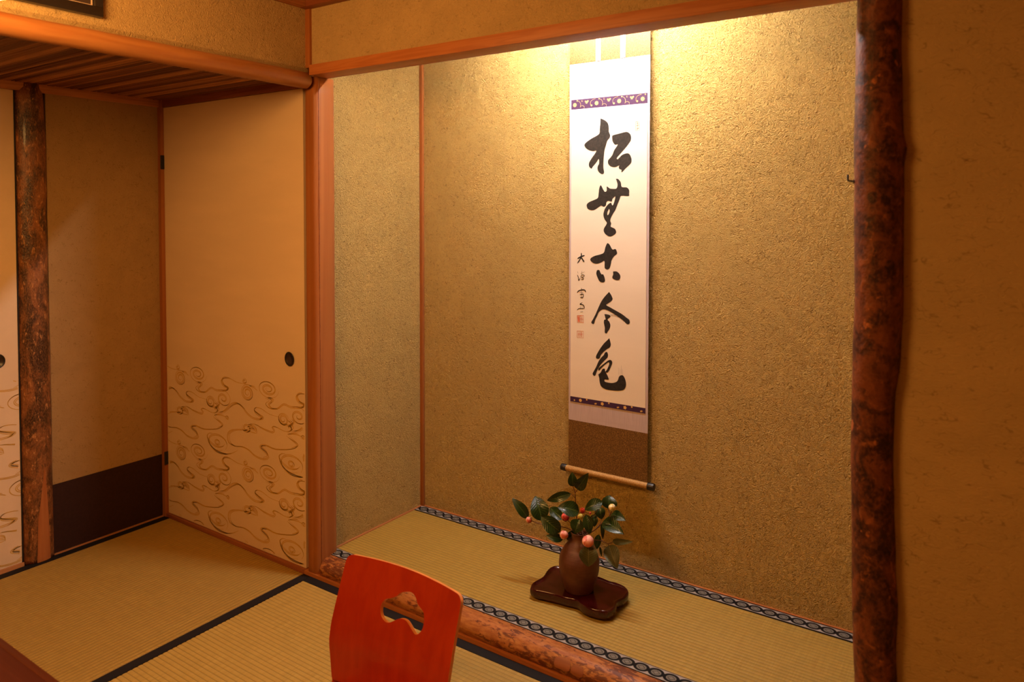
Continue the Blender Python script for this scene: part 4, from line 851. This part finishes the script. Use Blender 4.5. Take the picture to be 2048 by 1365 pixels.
CAMP = Vector((2.1129, -1.7690, 1.32))
def leaf(parent, base, tip, w, pale, k):
    w *= 1.12; b, e = Vector(base), Vector(tip); ax = (e - b); Ln = ax.length; ax.normalize()
    face = (CAMP - (b + e) / 2).normalized() + Vector((0.25 * math.sin(k * 2.3), -0.1, 0.55 * (0.4 + 0.6 * math.cos(k * 1.7))))
    if pale: face = (CAMP - (b + e) / 2).normalized() + Vector((0, 0, -0.1))
    nrm = (face - ax * face.dot(ax)).normalized(); side = ax.cross(nrm)
    V, F, UVs = [], [], []; nu, nv = 12, 6
    for i in range(nu + 1):
        u = i / nu
        hw = w / 2 * 1.04 * (math.sin(PI * min(1, u ** 0.82)) ** 0.72 if 0 < u < 1 else 0.0) * (1 - 0.15 * u)
        hw = max(hw, 0.0004); arch = 0.10 * Ln * math.sin(PI * u) - 0.05 * Ln * u * u
        for j in range(nv + 1):
            s = 2 * j / nv - 1
            fold = 0.28 * w / 2 * abs(s) ** 1.3 * (hw / (w / 2)) + 0.03 * w * math.sin(u * 9 + k) * abs(s)
            V.append(tuple(b + ax * (u * Ln) + side * (s * hw) + nrm * (arch + fold))); UVs.append((u, j / nv))
    for i in range(nu):
        for j in range(nv): F.append([i * (nv + 1) + j, (i + 1) * (nv + 1) + j, (i + 1) * (nv + 1) + j + 1, i * (nv + 1) + j + 1])
    # thickness
    m = len(V); V += [tuple(Vector(p) - nrm * 0.0005) for p in V]; UVs += UVs
    F += [[i + m for i in q[::-1]] for q in F]
    return obj('leaf', V, F, MT['leaf_pale' if pale else 'leaf'], parent, smooth=True, uv=UVs)
BUDM = {0: 'bud_pink', 1: 'bud_red', 2: 'bud_pink', 3: 'bud_green', 4: 'bud_cream'}
def bud(parent, c, r, kind, k):
    c = Vector(c); d = ((CAMP - c).normalized() * 0.9 + Vector((-0.35 if kind != 4 else 0.1, 0, 0.35 if kind != 2 else -0.1))).normalized()
    a = d.orthogonal().normalized(); b = d.cross(a)
    V, F, U = [], [], []; nu, nv = 12, 20
    for i in range(nu + 1):
        u = i / nu; th = PI * u; rr = r * math.sin(th) * (1.0 + 0.05 * math.cos(th)); h = -math.cos(th) * r * 1.12
        for j in range(nv):
            ph = 2 * PI * j / nv + u * 1.2; rp = rr * (1 + 0.06 * (((j / nv * 3 + u * 0.6) % 1.0) - 0.5) * min(1, 4 * u) )
            V.append(tuple(c + d * h + a * (rp * math.cos(ph)) + b * (rp * math.sin(ph)))); U.append((j / nv if j else 0, u))
    for i in range(nu):
        for j in range(nv): F.append([i * nv + j, i * nv + (j + 1) % nv, (i + 1) * nv + (j + 1) % nv, (i + 1) * nv + j])
    o = obj('bud', V, F, MT[BUDM[kind]], parent, smooth=True, uv=U)
    V, F = [], []                                          # sepals at the base
    for i in range(5):
        u = i / 4; th = PI * (0.0 + 0.42 * u); rr = 1.06 * r * math.sin(th); h = -math.cos(th) * r * 1.18
        for j in range(nv):
            ph = 2 * PI * j / nv; q = 1 + (0.10 * math.cos(5 * ph) if i == 4 else 0)
            V.append(tuple(c + d * (h + (0.12 * r * math.cos(5 * ph) if i == 4 else 0)) + a * (rr * math.cos(ph)) + b * (rr * math.sin(ph))))
    for i in range(4):
        for j in range(nv): F.append([i * nv + j, i * nv + (j + 1) % nv, (i + 1) * nv + (j + 1) % nv, (i + 1) * nv + j])
    obj('sepals', V, F, MT['sepal'], o, smooth=True)
mouth = (0.969, 0.302, ZV + 0.17)
groups = [('upright camellia branch with two glossy leaves at its tip', (0, 1, 2, 15), (0, 1, 2, 6, 7), (6,)),
          ('camellia branch reaching left with a small pink bud at its end', (3, 4, 5, 14), (3, 4), (0, 1)),
          ('camellia branch leaning right with a cream bud near its top', (6, 7, 8, 17, 18), (8, 9, 10, 11, 12, 15, 24), (5, 7)),
          ('low camellia branch drooping to the right of the vase', (9, 10), (19, 20, 21, 22, 23), ()),
          ('short camellia branch drooping in front of the vase with a large pink bud', (11, 12, 13, 16), (5, 13, 14, 16, 17, 18), (2, 3, 4))]
for lab, st, lv, bd in groups:
    t = thing('camellia_branch', lab, 'branch', mouth, 'camellia branches in the vase')
    gs = []
    for i in st:
        r, pts = STEM[i]
        if i in (0, 3, 6, 9, 11, 12, 13, 14, 16): pts = [[0.969 + 0.008 * math.sin(i), 0.302 + 0.008 * math.cos(i), ZV + 0.10], [0.969 + 0.012 * math.sin(i), 0.302 + 0.012 * math.cos(i), ZV + 0.185]] + pts[1:]
        P = [Vector(p) for p in pts]; S2 = []
        for a in range(len(P) - 1):
            p0, p1, p2, p3 = P[max(a - 1, 0)], P[a], P[a + 1], P[min(a + 2, len(P) - 1)]
            for q in range(4):
                s = q / 4; S2.append(0.5 * ((2 * p1) + (p2 - p0) * s + (2 * p0 - 5 * p1 + 4 * p2 - p3) * s * s + (3 * p1 - p0 - 3 * p2 + p3) * s ** 3))
        S2.append(P[-1])
        gs.append(tube(S2, [r * 0.62 * (1 - 0.35 * q / len(S2)) for q in range(len(S2))], 8))
    obj('twig', *merge(*gs), MT['twig'], t, smooth=True, angle=60)
    for i in lv: leaf(t, *LEAF[i], i)
    for i in bd: bud(t, *BUD[i], i)

# ------------------------------------------------------------------ legless chair
t = thing('legless_chair', 'red bent plywood legless floor chair with a cloud-shaped hole in its back', 'chair', (0.797, -0.6, 0))
CX = 0.797
YZ = [(0.395, -0.3405), (0.37, -0.350), (0.31, -0.371), (0.25, -0.392), (0.20, -0.408), (0.15, -0.418), (0.10, -0.419), (0.06, -0.424)]
def back_y(z):
    for (za, ya), (zb, yb) in zip(YZ, YZ[1:]):
        if z >= zb: q = (z - zb) / (za - zb); return yb + (ya - yb) * q
    return YZ[-1][1]
def bend(x, z):
    u = (x - CX) / 0.205
    return back_y(z) + 0.020 * (1 - u * u)
out = []
HW = 0.2065
prof = [(-HW + 0.016, 0.05), (-HW + 0.005, 0.11), (-HW, 0.17), (-HW + 0.001, 0.24), (-HW + 0.003, 0.335)]
for a in range(7):
    q = PI - a / 6 * PI / 2; prof.append((-HW + 0.026 + 0.022 * math.cos(q), 0.349 + 0.018 * math.sin(q)))
for a in range(1, 10): q = a / 10; prof.append((-HW + 0.026 + (2 * HW - 0.052) * q, 0.367 + 0.004 * math.sin(PI * q)))
for a in range(7):
    q = PI / 2 - a / 6 * PI / 2; prof.append((HW - 0.026 + 0.022 * math.cos(q), 0.349 + 0.018 * math.sin(q)))
prof += [(HW - 0.003, 0.335), (HW - 0.001, 0.24), (HW, 0.17), (HW - 0.005, 0.11), (HW - 0.016, 0.05)]
prof = [(p.x, p.y) for p in smooth_line(prof, 4)]
outer = [(CX + x, z) for x, z in prof]
# densify the straight runs
dense = []
for a, b in zip(outer, outer[1:] + outer[:1]):
    n = max(1, int(math.hypot(b[0] - a[0], b[1] - a[1]) / 0.02))
    dense += [(a[0] + (b[0] - a[0]) * i / n, a[1] + (b[1] - a[1]) * i / n) for i in range(n)]
hole = [(p.x, p.y) for p in smooth_line([tuple(h) for h in HOLE] + [tuple(HOLE[0])], 3)[:-1]]
v2, f2 = fill2d(dense, [hole], 0.018)
TH = 0.011
front = [Vector((x, bend(x, z), z)) for x, z in v2]
nrm = Vector((0, -1, 0.30)).normalized()
V = [tuple(p) for p in front] + [tuple(p - nrm * TH) for p in front]
n = len(front)
F = []
cnt = {}
for q in f2:
    a, b, c = (front[i] for i in q)
    if (b - a).cross(c - a).y > 0: q = q[::-1]
    F.append(q)
    for i in range(3): e = (q[i], q[(i + 1) % 3]); cnt[e] = cnt.get(e, 0) + 1
nf = len(F)
F += [[i + n for i in q[::-1]] for q in F[:nf]]
rim = [(a, b) for (a, b) in cnt if (b, a) not in cnt]
F += [[b, a, a + n, b + n] for a, b in rim]
co = obj('backrest', V, F, [MT['red_ply'], MT['ply_edge']], t, smooth=True, angle=40)
for p in co.data.polygons:
    if p.index >= 2 * nf: p.material_index = 1
# seat: the same sheet bent forward
V, F = [], []
path = [(-0.4115, 0.052), (-0.418, 0.035), (-0.430, 0.022), (-0.450, 0.0145), (-0.48, 0.0125), (-0.60, 0.0125), (-0.75, 0.0125), (-0.83, 0.0135), (-0.85, 0.0125)]
nx = 10
for yy, zz in path:
    for i in range(nx + 1):
        u = 2 * i / nx - 1; hw = HW - 0.012 if yy > -0.8 else HW - 0.03
        V.append((CX + u * hw, yy + 0.020 * (1 - u * u) * max(0, min(1, (yy + 0.46) / 0.05)), zz))
m = len(V); k = nx + 1
V += [(x, y - 0.004 if z > 0.02 else y, z - 0.0115 if z < 0.03 else z - 0.002) for x, y, z in V]
for i in range(len(path) - 1):
    for j in range(nx):
        q = [i * k + j, i * k + j + 1, (i + 1) * k + j + 1, (i + 1) * k + j]; F.append(q); F.append([a + m for a in q[::-1]])
for i in range(len(path) - 1):
    F.append([i * k, (i + 1) * k, (i + 1) * k + m, i * k + m]); F.append([i * k + nx, i * k + nx + m, (i + 1) * k + nx + m, (i + 1) * k + nx])
e = (len(path) - 1) * k; F += [[e + j, e + j + 1, e + j + 1 + m, e + j + m] for j in range(nx)]
obj('seat', V, F, MT['red_ply'], t, smooth=True, angle=40)

# ------------------------------------------------------------------ low table
t = thing('low_table', 'dark brown low wooden table at the lower left corner', 'table', (0.6, -1.45, 0))
x0, x1, y0, y1, zt = -0.16, 1.32, -1.86, -1.049, 0.33
box('table_top', x0, x1, y0, y1, zt - 0.032, zt, MT['table'], t, 0.006)
for g in ((x0, x1, y1 - 0.016, y1 + 0.001, zt - 0.028, zt + 0.0012), (x0, x1, y0 - 0.001, y0 + 0.016, zt - 0.028, zt + 0.0012)):
    box('edge_band', *g, MT['table_edge'], t, 0.004)
for lx in (x0 + 0.09, x1 - 0.09):
    for ly in (y0 + 0.09, y1 - 0.09): box('leg', lx - 0.035, lx + 0.035, ly - 0.035, ly + 0.035, 0.0012, zt - 0.032, MT['table'], t, 0.006)
for ly in (y0 + 0.09, y1 - 0.09): box('apron', x0 + 0.12, x1 - 0.12, ly - 0.012, ly + 0.012, zt - 0.085, zt - 0.032, MT['table'], t, 0.003)
